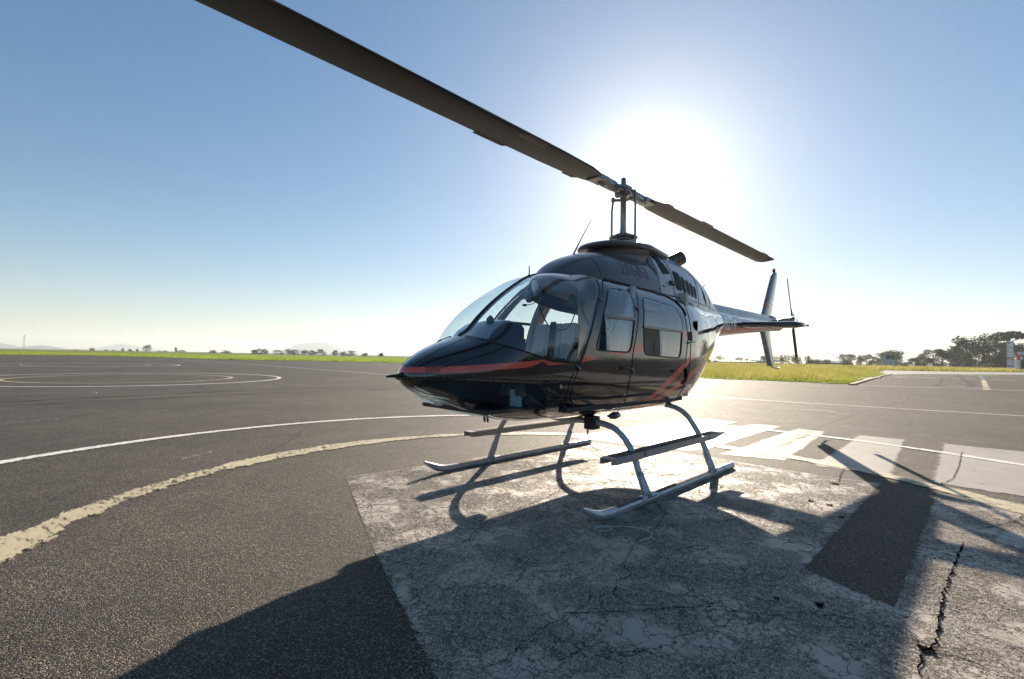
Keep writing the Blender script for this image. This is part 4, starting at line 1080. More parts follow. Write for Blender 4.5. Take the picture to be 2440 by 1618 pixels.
# ------------------------------------------------------------------ cabin interior
b = MB(); b.box((-.45, -.56, .74), (1.62, .56, .78)); b.build('cabin_floor', M_['belt'], heli)
b = MB(); b.box((1.62, -.40, .76), (2.35, .40, .79)); b.build('nose_floor', M_['panel'], heli)
b = MB(); b.box((-.60, -.56, .78), (-.54, .56, 1.96)); b.build('rear_bulkhead', M_['trim'], heli)
def seat(name, x, y, wd, h, zb=.98):
    b = MB(); b.box((x-.02, y-wd/2, zb), (x+.44, y+wd/2, zb+.12)); b.build('seat_cushion', M_['leather'], heli, bevel=.03)
    sb_ = MB(); Mx = Matrix.Translation((x-.02, y, zb+.10)) @ Matrix.Rotation(-.16, 4, 'Y')
    k = max(1, round(wd/.18))
    for i in range(k):
        w0 = -wd/2+wd*i/k; sb_.box((-.11, w0+.002, 0), (0, w0+wd/k-.002, h), M=Mx)
    sb_.build('seat_back', M_['leather'], heli, bevel=.025)
seat('f', .86, .36, .48, .50); seat('f', .90, -.26, .56, .48); seat('r', -.46, 0, 1.06, .55)
for y, sx_ in ((.36, .14), (-.26, .18)):
    b = MB(); b.box((.82, y-.18, .78), (1.28, y+.18, .98)); b.build('seat_box', M_['trim'], heli, bevel=.01)
    b = MB(); Mx = Matrix.Translation((.71+sx_, y, 1.08)) @ Matrix.Rotation(-.16, 4, 'Y')
    b.box((.005, -.035, .10), (.016, .035, .49), M=Mx); b.box((.005, -.22, .05), (.018, .22, .10), M=Mx); b.box((.017, -.045, .05), (.04, .045, .12), M=Mx); b.build('seat_harness', M_['belt'], heli)
# pillar between the seats up to the roof, overhead box
b = MB(); b.box((.42, -.15, .78), (.56, .15, 1.97)); b.build('centre_pillar', M_['trim'], heli, bevel=.02)
b = MB(); b.box((.60, -.10, 1.90), (1.22, .10, 1.96)); b.build('overhead_console', M_['trim'], heli, bevel=.015)
for y in (.55, -.55):
    b = MB(); b.tube([(.60, y*1.0, 1.88), (.78, y*1.07, 1.55), (.84, y*1.1, 1.2), (.84, y*1.08, .85)], .035, 8); b.build('door_pillar', M_['trim'], heli, smooth=True)
# instrument pod, pedestal, cyclic stick, headsets, extinguisher
b = MB(); R = []
for x, za, zc, ww in ((2.16, 1.02, 1.30, .24), (2.02, .95, 1.42, .28), (1.92, .92, 1.475, .30), (1.80, .90, 1.49, .30), (1.76, .90, 1.485, .29)):
    R.append([(x, -.08-ww, za), (x, -.08-ww, zc-.06), (x, -.08-ww+.05, zc-.008), (x, -.08, zc), (x, -.08+ww-.05, zc-.008), (x, -.08+ww, zc-.06), (x, -.08+ww, za)])
b.rings(R); pod = b.build('instrument_panel', M_['panel'], heli, angle=40, bevel=.006)
for i in range(3):
    for j in range(2):
        b = MB(); b.tube([(1.757, -.24+.13*i, 1.38-.14*j), (1.745, -.24+.13*i, 1.38-.14*j)], .048, 16); b.build('gauge', M_['rubber'], pod)
b = MB(); R = []
for x, z in ((2.12, 1.345), (2.04, 1.43), (1.94, 1.492), (1.86, 1.51)): R.append([(x, -.34, z-.02), (x, -.08, z), (x, .14, z-.02), (x, .14, z-.03), (x, -.08, z-.012), (x, -.34, z-.03)])
b.rings(R); b.build('glare_shield', M_['cowl_grey'], heli, smooth=True)
b = MB(); b.tube([(1.98, .02, 1.46), (1.98, .02, 1.50), (1.98, .02, 1.53)], [.03, .035, .01], 12); b.build('compass', M_['rubber'], heli)
b = MB(); b.box((1.30, -.10, .78), (1.78, .10, 1.08)); b.build('centre_console', M_['panel'], heli, bevel=.02)
for y in (.33, -.33):
    b = MB(); b.tube(bez([(1.20, y, .80), (1.36, y, 1.0), (1.30, y, 1.2), (1.22, y, 1.28)], 5), [.014]*16, 8); b.tube([(1.22, y, 1.27), (1.20, y, 1.37)], .022, 10); b.build('control_stick', M_['rubber'], heli, smooth=True)
    for k in (.08, -.08):
        b = MB(); b.tube([(1.75, y+k, .80), (2.02, y+k, .93)], .012, 8); b.box((2.0, y+k-.045, .88), (2.02, y+k+.045, 1.02)); b.build('pedal', M_['steel'], heli)
b = MB(); b.box((2.0, .30, .80), (2.01, .42, .93)); b.build('document_card', M_['white_plastic'], heli)
b = MB(); b.prism([(1.72, .74), (2.05, .76), (2.36, .84), (2.55, .90), (2.70, .96), (2.70, 1.01), (1.72, 1.01)], -.012, .012, 1); b.build('keel_web', M_['panel'], heli)

fe = empty('fire_extinguisher', (.53, .21, 1.36)); tag(fe, 'small red and white fire extinguisher on the pillar inside the helicopter cabin', 'fire extinguisher')
b = MB(); b.lathe([(.045, 0), (.048, .01), (.048, .22), (.03, .26), (.015, .275)], (.06, 0, 0), 18); b.build('bottle', M_['redp'], fe, smooth=True)
b = MB(); b.lathe([(.0495, .06), (.0495, .16)], (.06, 0, 0), 18); b.build('paper_label', M_['white_plastic'], fe)
b = MB(); b.tube([(.06, 0, .27), (.06, 0, .31), (.10, 0, .32)], [.014, .016, .010], 8); b.tube([(.06, 0, .30), (.11, .02, .24), (.11, .03, .10)], .007, 6); b.build('valve', M_['steel'], fe, smooth=True)
def headset(x, y, z, lab):
    h = empty('headset', (x, y, z)); tag(h, lab, 'headset', 'headsets hanging in the cockpit')
    for s_ in (1, -1):
        b = MB(); R = []
        for q, rr in ((-.03, .02), (-.026, .05), (0, .058), (.02, .055), (.03, .045)):
            R.append([(.0+.0*q+rr*.72*math.cos(a), s_*(.055+q), rr*1.05*math.sin(a)) for a in np.linspace(0, 2*PI, 18, endpoint=False)])
        b.rings(R); b.build('ear_cup', M_['headset'], h, smooth=True)
    b = MB(); b.tube([(0, .075*math.cos(a), .03+.13*math.sin(a)) for a in np.linspace(0, PI, 14)], .008, 6); b.build('head_band', M_['rubber'], h, smooth=True)
    b = MB(); b.tube([(.03, .09, -.03), (.10, .08, -.09), (.13, .03, -.10)], .004, 6); b.tube([(.13, .03, -.10), (.15, .0, -.10)], .011, 8); b.build('microphone_boom', M_['rubber'], h, smooth=True)
    b = MB(); b.tube(bez([(0, .05, -.06), (-.06, .06, -.18), (-.10, .14, -.30), (-.16, .28, -.30), (-.2, .34, -.12), (-.2, .34, .10)], 6), .006, 6); b.build('cord', M_['rubber'], h, smooth=True)
headset(1.40, -.02, 1.76, 'dark headset hanging by the windscreen post, nearest the nose of the helicopter')
headset(1.05, .22, 1.74, 'dark headset hanging on the cabin pillar by the fire extinguisher')


# ------------------------------------------------------------------ grass
def leaf_mat(name, c1, c2, c3, rough=.6, trans=.25):
    M = bpy.data.materials.new(name); M.use_nodes = True; t = M.node_tree; b = t.nodes['Principled BSDF']; o = t.nodes['Material Output']
    v = t.nodes.new('ShaderNodeTexCoord').outputs['Object']
    g = noise(t, v, .25, 4, .6); f = noise(t, v, 2.5, 4, .6)
    s = mathn(t, 'ADD', mathn(t, 'MULTIPLY', g, .5), mathn(t, 'MULTIPLY', f, .5))
    c = ramp(t, s, [(.36, c1), (.5, c2), (.64, c3)])
    t.links.new(c, b.inputs['Base Color']); b.inputs['Roughness'].default_value = rough; b.inputs['Specular IOR Level'].default_value = .3
    tl = t.nodes.new('ShaderNodeBsdfTranslucent'); t.links.new(c, tl.inputs['Color'])
    mx_ = t.nodes.new('ShaderNodeMixShader'); mx_.inputs[0].default_value = trans
    t.links.new(b.outputs[0], mx_.inputs[1]); t.links.new(tl.outputs[0], mx_.inputs[2]); t.links.new(mx_.outputs[0], o.inputs['Surface'])
    return M
M_['grass'] = leaf_mat('meadow_grass', (.13, .20, .03), (.27, .36, .05), (.42, .44, .10), .7, .5)
M_['tallgrass'] = leaf_mat('dry_tall_grass', (.13, .17, .03), (.38, .34, .09), (.56, .45, .20), .7, .5)
M_['foliage'] = leaf_mat('dark_evergreen_foliage', (.018, .03, .012), (.035, .05, .018), (.075, .085, .03), .6, .2)
M_['foliage_light'] = leaf_mat('pale_shrub_foliage', (.05, .07, .02), (.10, .12, .035), (.17, .17, .06), .6, .3)
M_['bark'] = mat('brown_bark', (.08, .06, .045), .85, noise=(3, .4), bump=(8, .05))
def blades(name, n, sampler, h, wd, mtl, seed, lean=.35):
    g = np.random.default_rng(seed); P = sampler(g, n); n = len(P)
    a = g.uniform(0, 2*PI, n); hh = h*(P[:, 2] if P.shape[1] > 2 else 1)*g.uniform(.45, 1.15, n); ww = wd*g.uniform(.6, 1.3, n)
    dx, dy = np.cos(a)*ww, np.sin(a)*ww; lx = g.normal(0, lean, n)*hh; ly = g.normal(0, lean, n)*hh
    V = np.zeros((n, 3, 3)); V[:, 0] = np.stack([P[:, 0]-dx, P[:, 1]-dy, np.full(n, -.02)], 1); V[:, 1] = np.stack([P[:, 0]+dx, P[:, 1]+dy, np.full(n, -.02)], 1)
    V[:, 2] = np.stack([P[:, 0]+lx, P[:, 1]+ly, hh], 1)
    me = bpy.data.meshes.new(name); me.vertices.add(3*n); me.vertices.foreach_set('co', V.reshape(-1)); me.loops.add(3*n); me.loops.foreach_set('vertex_index', np.arange(3*n, dtype=np.int32))
    me.polygons.add(n); me.polygons.foreach_set('loop_start', np.arange(0, 3*n, 3, dtype=np.int32)); me.update(calc_edges=True); me.materials.append(mtl)
    o = bpy.data.objects.new(name, me); link(o); tag(o, kind='stuff'); return o
island = [(-27.4, -11), (-27.6, -8.75), (-28.3, -7.2), (-28.8, -4.6), (-28.0, -3.5), (-29, -2.7), (-39.7, -3.5), (-54.5, -4.6), (-68.2, -5.3), (-73, -6.8), (-110, -10.8), (-120, -34), (-105, -62), (-80, -64), (-37, -64), (-37, -30), (-28.6, -18)]
def in_poly(poly, dens_fun=None, bbox=None, hfun=None):
    A = np.array(poly)
    def f(g, n):
        lo = A.min(0); hi = A.max(0); out = []
        tot = 0
        while tot < n:
            q = g.uniform(lo, hi, (n, 2)); k = poly_sdf(poly, q) > 0
            if dens_fun is not None: k &= g.uniform(0, 1, n) < dens_fun(q)
            out.append(q[k]); tot += k.sum()
        q = np.vstack(out)[:n]; hs = np.ones(n) if hfun is None else hfun(q)
        return np.c_[q, hs]
    return f
nearw = lambda q: np.clip((27./np.hypot(q[:, 0]-4.6, q[:, 1]-2.9))**1.7, 0, 1)
edge_h = lambda q: .35+.65*np.clip(poly_sdf(island, q)/2.5, 0, 1)
def clumpy(q): return .55+.45*np.sin(q[:, 0]*.9+1.3*np.sin(q[:, 1]*.7))*np.sin(q[:, 1]*.8+q[:, 0]*.3)
o = sheet('grass_ground', island, .02, M_['grass'])
blades('tall_grass', 60000, in_poly(island, lambda q: nearw(q)*clumpy(q), hfun=lambda q: edge_h(q)*.9), .62, .022, M_['tallgrass'], 3)
blades('short_grass', 60000, in_poly(island, nearw, hfun=lambda q: .5+.5*clumpy(q)), .30, .022, M_['grass'], 4)
# low meadow on the left and beyond the concrete road
meadow = [(9.7, -116.3), (3.2, -124.3), (-3.1, -125.3), (-8.6, -111), (-14.6, -85.5), (-20.4, -78.9), (-24.9, -76.4), (-30.6, -69.7), (-36.4, -63.4), (-80, -64), (-105, -62), (-140, -90), (-420, -420), (-330, -1000), (60, -1400), (400, -1400), (62, -112)]
sheet('meadow_ground', meadow, .03, M_['grass'])
near_m = [(60, -112.3), (9.7, -116.3), (3.2, -124.3), (-3.1, -125.3), (-8.6, -111), (-14.6, -85.5), (-20.4, -78.9), (-24.9, -76.4), (-30.6, -69.7), (-36.4, -63.4), (-80, -64), (-105, -100), (-60, -190), (60, -190)]
blades('meadow_grass', 80000, in_poly(near_m, lambda q: np.clip(1.2-np.clip(poly_sdf(near_m, q), 0, 30)/26, .15, 1)), .42, .06, M_['grass'], 5)
far_f = [(-121.5, -12), (-124, -6.8), (-137, 1), (-150, 6.2), (-172, 31), (-240, 60), (-300, 0), (-250, -100), (-160, -110), (-106, -63), (-120, -34)]
sheet('field_ground', [(-121.5, -12), (-124, -6.8), (-137, 1), (-150, 6.2), (-172, 31), (-600, 200), (-900, -200), (-420, -420), (-140, -90), (-106, -62), (-120, -34), (-111, -11)], .03, M_['tallgrass'])
blades('field_grass', 70000, in_poly(far_f, lambda q: np.clip(1.25-np.clip(poly_sdf(far_f, q), 0, 30)/22, .12, 1)), 1.0, .06, M_['tallgrass'], 6)
blades('field_edge_grass', 14000, in_poly(far_f, lambda q: (poly_sdf(far_f, q) < 3.5)*1.0), .45, .06, M_['grass'], 8)
# kerb with yellow paint, drain slab, kerb island
def kerb(name, pts, wd, h, mtl):
    b = MB(); R = []; pts = [Vector((*p, 0)) for p in pts]
    for i, p in enumerate(pts):
        t = (pts[min(i+1, len(pts)-1)]-pts[max(i-1, 0)]).normalized(); n = Vector((-t.y, t.x, 0))*wd/2
        R.append([p-n-Vector((0, 0, .05)), p-n+Vector((0, 0, h)), p+n+Vector((0, 0, h)), p+n-Vector((0, 0, .05))])
    b.rings(R); o = b.build(name, mtl, bevel=.02); tag(o, kind='structure'); return o
kerb('kerb', [(-27.6, -2.25), (-33, -2.65), (-39.7, -3.1), (-54.5, -4.15), (-68.2, -4.85)], .30, .08, mat('yellow_kerb_paint', (.42, .32, .14), .6, noise=(3, .3)))
b = MB(); b.box((-48, -4.6, .0), (-39.5, -3.3, .045)); tag(b.build('concrete_slab', M_['concrete']), kind='structure')
b = MB(); R = []
for z, k in ((-.02, 1.0), (.13, 1.0), (.16, .95)): R.append([(-166+13*k*math.cos(a)*1.4-0, 13.5+8.5*k*math.sin(a)+0, z) for a in np.linspace(0, 2*PI, 24, endpoint=False)])
kk = MB(); kk.prism([(-158, 5.6), (-150, 11), (-150, 20), (-185, 22), (-232, 22), (-232, 7.5), (-180, 7.2)], -.03, .14)
tag(kk.build('kerb_island', M_['concrete'], bevel=.03), kind='structure')

# ------------------------------------------------------------------ trees
def crown_mesh(name, mtl, clumps, leaf, n_per, seed):
    g = np.random.default_rng(seed); Vs = []
    for cx_, cy_, cz_, rx, ry, rz in clumps:
        n = n_per; d = g.normal(size=(n, 3)); d /= np.linalg.norm(d, axis=1, keepdims=True)
        q = d*(g.uniform(.55, 1.08, (n, 1)))*[rx, ry, rz]+[cx_, cy_, cz_]
        a = g.normal(size=(n, 3)); a /= np.linalg.norm(a, axis=1, keepdims=True); b_ = np.cross(a, g.normal(size=(n, 3))); b_ /= np.linalg.norm(b_, axis=1, keepdims=True)
        s_ = leaf*g.uniform(.5, 1.3, (n, 1)); Vs.append(np.stack([q-a*s_, q+b_*s_*.8, q+a*s_, q-b_*s_*.6], 1))
    V = np.concatenate(Vs); n = len(V)
    me = bpy.data.meshes.new(name); me.vertices.add(4*n); me.vertices.foreach_set('co', V.reshape(-1)); me.loops.add(4*n); me.loops.foreach_set('vertex_index', np.arange(4*n, dtype=np.int32))
    me.polygons.add(n); me.polygons.foreach_set('loop_start', np.arange(0, 4*n, 4, dtype=np.int32)); me.update(calc_edges=True); me.materials.append(mtl); return me
def tree(name, x, y, h, wd, kind, label, group, seed):
    R_ = random.Random(seed); t = empty(name, (x, y, 0)); tag(t, label, 'tree' if kind != 'shrub' else 'shrub', group)
    cl = []
    if kind == 'pine':
        zc = h*.86
        for k in range(16):
            a = R_.uniform(0, 2*PI); q = math.sqrt(R_.random())*.40; cl.append((q*wd*math.cos(a), q*wd*math.sin(a), zc-h*.16*q*2*R_.random()+R_.uniform(-.04, .04)*h, wd*.15, wd*.15, h*.055))
        leaf = h*.022; npc = 150
    elif kind == 'shrub':
        for k in range(11):
            a = R_.uniform(0, 2*PI); q = math.sqrt(R_.random()); cl.append((q*wd*.3*math.cos(a), q*wd*.3*math.sin(a), h*R_.uniform(.12, .74)*(1-.3*q), wd*.19, wd*.19, h*.22))
        leaf = max(.12, h*.03); npc = 150
    else:
        for k in range(26):
            a = R_.uniform(0, 2*PI); q = math.sqrt(R_.random()); z = R_.uniform(.05, .88)
            rad = wd*.36*math.sin(PI*min(1, .25+z*.72))**.5
            cl.append((q*rad*math.cos(a), q*rad*math.sin(a), h*z, wd*R_.uniform(.12, .2), wd*R_.uniform(.12, .2), h*R_.uniform(.09, .15)))
        leaf = max(.14, h*.02); npc = 190
    o = bpy.data.objects.new('crown', crown_mesh('crown', M_['foliage_light'] if kind == 'shrub' else M_['foliage'], cl, leaf, npc, seed)); link(o, t)
    b = MB(); b.tube([(0, 0, -.1), (.02*wd, 0, h*.35), (-.02*wd, .02*wd, h*.8)], [h*.03, h*.022, h*.008], 8)
    for k in range(6):
        a = k*1.1+R_.random(); z0 = h*(.3+.07*k) if kind != 'pine' else h*(.6+.03*k)
        b.tube([(0, 0, z0), (wd*.15*math.cos(a), wd*.15*math.sin(a), z0+h*.1), (wd*.32*math.cos(a), wd*.32*math.sin(a), min(h*.88, z0+h*.2))], [h*.013, h*.009, h*.003], 6)
    b.build('trunk', M_['bark'], t, smooth=True); return t

WOOD = 'trees of the wood behind the field'
dark = [(-402, -57, 8.2, 8, 'low hazy tree at the left end of the wood, behind the pale shrubs'), (-394, -51, 8.7, 8, 'hazy dark tree left of the info board, farthest left of the tall ones'), (-398, -47, 6.6, 7, 'low dark tree just left of the info board'),
 (-351, -37, 11.0, 15, 'wide dome-shaped dark tree right behind the info board'), (-369, -34, 10.8, 11, 'dark round tree just right of the dome-shaped one'), (-297, -20, 5.0, 8, 'low dark tree standing in the dip of the wood'),
 (-327, -19, 7.9, 8, 'slim dark tree at the right side of the dip in the wood'), (-310, -14, 10.0, 11, 'grey-green tree where the wood begins to rise'), (-321, -11, 9.9, 10, 'dark tree in the middle of the rising wood'), (-324, -7, 11.6, 9, 'dark tree just left of the tallest evergreens'),
 (-308, -2, 16.6, 15, 'tall dark evergreen, left one of the two tallest'), (-280, -2, 7.7, 11, 'low bushy dark tree in front of the left tallest evergreen'), (-321, 4, 17.5, 15, 'tall dark evergreen, right one of the two tallest'), (-332, 8, 16.6, 13, 'tall dark evergreen left of the flat-topped pine'),
 (-328, 11, 13.9, 11, 'dark tree filling the gap under the flat-topped pine'), (-326, 16, 13.4, 12, 'dark tree behind the tall information sign'), (-329, 19, 12.7, 11, 'dark tree behind the fuel pump at the right edge'), (-354, -105, 6.2, 9, 'dark low tree seen just left of the lower tail fin')]
for i, (x, y, h, wd, lab) in enumerate(dark):
    tree('evergreen_tree', x, y, h, wd, 'tree', lab, WOOD, 100+i)
tree('umbrella_pine', -308, 12, 18.6, 15, 'pine', 'flat-topped umbrella pine rising above the wood near the right edge', WOOD, 77)
lights = [(-243, -39, 4.4, 6, 'pale green shrub by itself left of the info board'), (-242, -20, 4.0, 6.5, 'pale green shrub just right of the info board'), (-259, 4, 3.6, 7, 'low pale shrub in front of the dark wood left of the tall sign'),
 (-251, -66, 7.6, 14, 'large yellow-green bushy tree between the lower fin and the tail rotor'), (-268, -64, 6.4, 9, 'yellow-green shrub right behind the tail rotor tip'), (-272, -59, 5.8, 8, 'third yellow-green shrub right of the tail rotor'), (-276, -56, 4.6, 7, 'fourth yellow-green shrub, left of the white shed'), (-279, -53, 4.7, 6, 'small yellow-green shrub above the left end of the white shed'), (-262, -42, 4.2, 7, 'pale shrub just right of the white shed')]
for i, (x, y, h, wd, lab) in enumerate(lights):
    tree('shrub', x, y, h, wd, 'shrub', lab, 'pale shrubs along the field fence', 200+i)
tree('shrub', -186, -75, 3.4, 3.6, 'shrub', 'small sparse bush on the field right beside the rear of the fuselage', 'pale shrubs along the field fence', 230)
for i, (x, y, h, wd, lab) in enumerate([(-502, -84, 10.6, 14, 'broad hazy tree far behind, right of the white shed'), (-483, -75, 10.1, 14, 'second broad hazy tree far behind the info board'), (-526, -202, 8.5, 20, 'rounded hazy tree far behind the green roofs'), (-542, -186, 7.3, 14, 'smaller hazy tree far behind the palm')]):
    tree('far_tree', x, y, h, wd, 'tree', lab, 'hazy trees far behind the field', 250+i)
p = empty('palm_tree', (-314, -103, 0)); tag(p, 'small palm tree standing beside the green roofed greenhouse', 'tree')
b = MB(); b.tube([(0, 0, 0), (.05, 0, 1.8), (0, 0, 3.2)], [.28, .22, .2], 8); b.build('trunk', M_['bark'], p, smooth=True)
b = MB()
for k in range(16):
    a = k*2*PI/16; e_ = rnd.uniform(.1, 1.0); q = [Vector((math.cos(a)*s_*1.5, math.sin(a)*s_*1.5, 3.2+e_*s_*1.6-1.4*s_*s_)) for s_ in (0, .3, .6, .85, 1)]
    n = Vector((-math.sin(a), math.cos(a), 0))
    b.rings([[v-n*w_, v+Vector((0, 0, .05)), v+n*w_] for v, w_ in zip(q, (.04, .16, .2, .13, .02))], closed=False)
b.build('crown', M_['foliage'], p)
left = [(-30, -953, 2.6, 16), (-40, -801, 3.6, 7), (-53, -789, 2.6, 5), (-60, -781, 2.4, 5), (-68, -773, 4.2, 4), (-75, -766, 3.2, 5), (-81, -761, 3.4, 3.4), (-90, -751, 9.2, 13), (-101, -740, 2.0, 6), (-107, -735, 2.7, 8), (-116, -725, 6.6, 4), (-125, -745, 3.2, 14), (-124, -576, 3.2, 9), (-134, -566, 3.4, 12), (-139, -490, 4.6, 8), (-142, -486, 6.0, 8.5), (-146, -483, 5.8, 8), (-166, -506, 5.0, 14), (-163, -466, 5.5, 11), (-171, -472, 5.6, 11), (-170, -445, 5.1, 12), (-175, -440, 5.0, 9), (-181, -434, 5.8, 12), (-194, -435, 5.3, 9), (-200, -430, 4.3, 9), (-201, -414, 5.7, 14), (-214, -415, 3.2, 7), (-210, -377, 3.3, 7)]
lab_l = ['low wide tree on the left horizon, right of the blue hill', 'small round tree alone on the left horizon', 'tiny bush on the left horizon, first of the small ones', 'tiny bush on the left horizon, second of the small ones', 'slim small tree on the left horizon', 'little round tree just left of the big lone tree', 'slim little tree touching the big lone tree', 'big lone dark tree on the left horizon', 'very low bush just right of the big lone tree', 'low bush left of the cypress-like tree', 'narrow upright cypress-like tree on the left horizon', 'long low bush right of the cypress-like tree', 'round bush midway along the left horizon', 'second round bush midway along the left horizon', 'small tree at the left end of the hedge of trees under the flat mountain', 'pointed dark tree, second in the row under the flat mountain', 'pointed dark tree, third in the row under the flat mountain', 'hazy wide tree, fourth in the row under the flat mountain', 'dark round tree, fifth in the row under the flat mountain', 'dark round tree, sixth in the row under the flat mountain', 'olive tree in the middle of the row under the flat mountain', 'small dark tree, eighth in the row under the flat mountain', 'dense dark tree near the summit side of the flat mountain', 'loose tree right of the dense dark one on the horizon', 'low tree near the right end of the row', 'broad loose tree near the right end of the row', 'low bush past the right end of the row', 'lone low bush on the horizon nearest the helicopter nose']
for i, ((x, y, h, wd), lab) in enumerate(zip(left, lab_l)):
    tree('far_tree', x, y, h, wd, 'shrub' if h < 3 else 'tree', lab, 'small trees along the left horizon', 300+i)

# the wood across the apron, behind the photographer (it shows only as the dark jagged line mirrored in the paint and panes)
R_ = random.Random(5); cl = []
for k in range(150):
    x = -75+1.05*k+R_.uniform(-1, 1); hgt = 4.5+3.5*abs(math.sin(k*.23))+2.5*R_.random()
    for q in range(3): cl.append((x+R_.uniform(-1.5, 1.5), 78+.12*x+R_.uniform(-4, 4), hgt*(.2+.3*q), 2.1, 2.1, hgt*.24))
o = bpy.data.objects.new('far_wood', crown_mesh('far_wood', M_['foliage'], cl, .42, 60, 9)); link(o); tag(o, kind='stuff')

# ------------------------------------------------------------------ hills on the horizon
M_['hill'] = mat('wooded_hill', (.05, .065, .04), .9, noise=(.02, .3))
def hill(name, prof, depth, seed):
    """prof: (x, y, h) crest points; the hill falls away to both sides"""
    b = MB(); R = []; P = [Vector(p) for p in prof]
    q = []
    for a, c in zip(P, P[1:]):
        for k in range(8): q.append(a+(c-a)*k/8+Vector((0, 0, rnd.uniform(-.012, .012)*max(a.z, c.z))))
    q.append(P[-1])
    d = (P[-1]-P[0]); n = Vector((-d.y, d.x, 0)).normalized()
    for p_ in q: R.append([p_+n*depth*s_-Vector((0, 0, p_.z*(1-k_)+2*(k_ == 0))) for s_, k_ in ((-1, 0), (-.6, .35), (-.25, .82), (0, 1), (.25, .85), (.6, .35), (1, 0))])
    b.rings(R, closed=False); o = b.build(name, M_['hill'], smooth=True); tag(o, kind='structure')
hill('hills', [(665, -5582, 7.0), (233, -5170, 38.5), (192, -5128, 29.8), (147, -5087, 5.2)], 160, 1)
hill('hills', [(116, -4564, 3.5), (70, -4515, 17.5), (3, -4447, 26.2), (-52, -4392, 15.8), (-105, -4340, 1.8)], 120, 2)
hill('mountains', [(-315, -7105, 7.0), (-483, -6932, 35.0), (-620, -6795, 77.0), (-786, -6629, 38.5), (-980, -6440, 8.8)], 250, 3)
hill('mountains', [(-1715, -5698, 7.0), (-1913, -5502, 52.5), (-2021, -5392, 115.5), (-2100, -5320, 126.0), (-2240, -5170, 140.0), (-2275, -5136, 115.5), (-2324, -5089, 84.0), (-2492, -4924, 35.0), (-2660, -4756, 7.0)], 250, 4)

# ------------------------------------------------------------------ fence posts, mast, buildings, signs
M_['post'] = mat('dark_fence_post', (.05, .05, .05), .7)
M_['wire'] = mat('galvanised_wire', (.2, .2, .2), .5, .6)
posts = [(-212.8, -27.3), (-217.8, -22.2), (-220.4, -19.7), (-223.1, -17.0), (-225.8, -14.2), (-228.8, -11.2), (-232.1, -7.9), (-235.3, -4.7), (-238.7, -1.3), (-242.4, 2.4), (-246.1, 6.1), (-174.4, -65.7), (-177, -63.1), (-179.6, -60.5), (-182.2, -57.9), (-184.8, -55.2), (-194.6, -45.5), (-196.9, -43.1), (-201.9, -38.2), (-204.1, -35.9), (-206.5, -33.5), (-210.3, -29.8), (-171.8, -68.3), (-187.6, -52.5), (-190.9, -49.2), (-199.4, -40.6), (-215.4, -24.7)]
posts.sort(key=lambda p_: p_[1])
fe_ = empty('wire_fence', (-212, -28, 0)); tag(fe_, 'long wire fence on thin dark posts running across behind the tall grass field', 'fence')
for x, y in posts:
    b = MB(); b.tube([(x+212, y+28, 0), (x+212, y+28, 2.3)], .06, 6); b.build('post', M_['post'], fe_)
b = MB()
for h in (.3, .8, 1.3, 1.8, 2.2): b.tube([(x+212, y+28, h) for x, y in posts], .008, 4)
tag(b.build('wires', M_['wire'], fe_), kind='stuff')
ms = empty('radio_mast', (29.9, -1294.6, 0)); tag(ms, 'thin hazy lattice radio mast standing on the far left horizon', 'mast')
b = MB()
for dx, dy in ((-1, -1), (1, -1), (1, 1), (-1, 1)): b.tube([(dx*1.3, dy*1.3, 0), (dx*.5, dy*.5, 26)], .14, 5)
b.build('leg', M_['post'], ms); b = MB()
for k in range(13):
    h = k*2; q = 1.3-.8*h/26; q2 = 1.3-.8*(h+2)/26
    for i, (dx, dy) in enumerate(((-1, -1), (1, -1), (1, 1), (-1, 1))):
        ex_, ey_ = ((1, -1), (1, 1), (-1, 1), (-1, -1))[i]; b.tube([(dx*q, dy*q, h), (ex_*q2, ey_*q2, h+2)], .08, 4)
tag(b.build('bracing', M_['post'], ms), kind='stuff'); b = MB(); b.box((-1.8, -1.8, 25.6), (1.8, 1.8, 26)); b.tube([(0, 0, 26), (0, 0, 28.5)], .12, 5)
for k in range(3): b.tube([(math.cos(k*2.1)*1.4, math.sin(k*2.1)*1.4, 23.2), (math.cos(k*2.1)*1.4, math.sin(k*2.1)*1.4, 25.2)], .25, 6)
b.build('antenna_head', M_['post'], ms)
M_['shedroof'] = mat('white_sheet_roof', (.6, .62, .62), .5); M_['shedwall'] = mat('grey_shed_wall', (.35, .36, .36), .7)
M_['greenroof'] = mat('pale_green_roof', (.16, .38, .33), .5); M_['windark'] = mat('dark_window_pane', (.03, .035, .04), .2)
def shed(name, a, c, h, ridge, depth, roofm, lab, cat, nwin=0):
    a, c = Vector((*a, 0)), Vector((*c, 0)); L = (c-a).length; ang = math.atan2((c-a).y, (c-a).x)
    r = empty(name, tuple(a), ang); tag(r, lab, cat)
    b = MB(); b.box((0, -depth, 0), (L, 0, h)); b.build('wall', M_['shedwall'], r)
    b = MB(); b.rings([[(x, .4, h+.003), (x, -depth/2, h+ridge), (x, -depth-.4, h+.003), (x, -depth/2, h+ridge-.15)] for x in (-.4, L+.4)]); b.build('roof', roofm, r)
    for i in range(nwin):
        x = L*(i+.5)/nwin
        for yy in (0, -depth-.06): 
            b = MB(); b.box((x-.6, yy, h*.35), (x+.6, yy+.06, h*.8)); b.build('window', M_['windark'], r)
shed('white_shed', (-294.7, -65.7), (-308, -52.3), 1.7, 1.2, 10, M_['shedroof'], 'long low shed with a white roof beyond the field, right of the tail rotor', 'shed', 5)
shed('greenhouse', (-328.7, -130.8), (-346.3, -113.1), 1.4, .7, 12, M_['greenroof'], 'long low building with pale green roof beyond the field', 'building', 8)
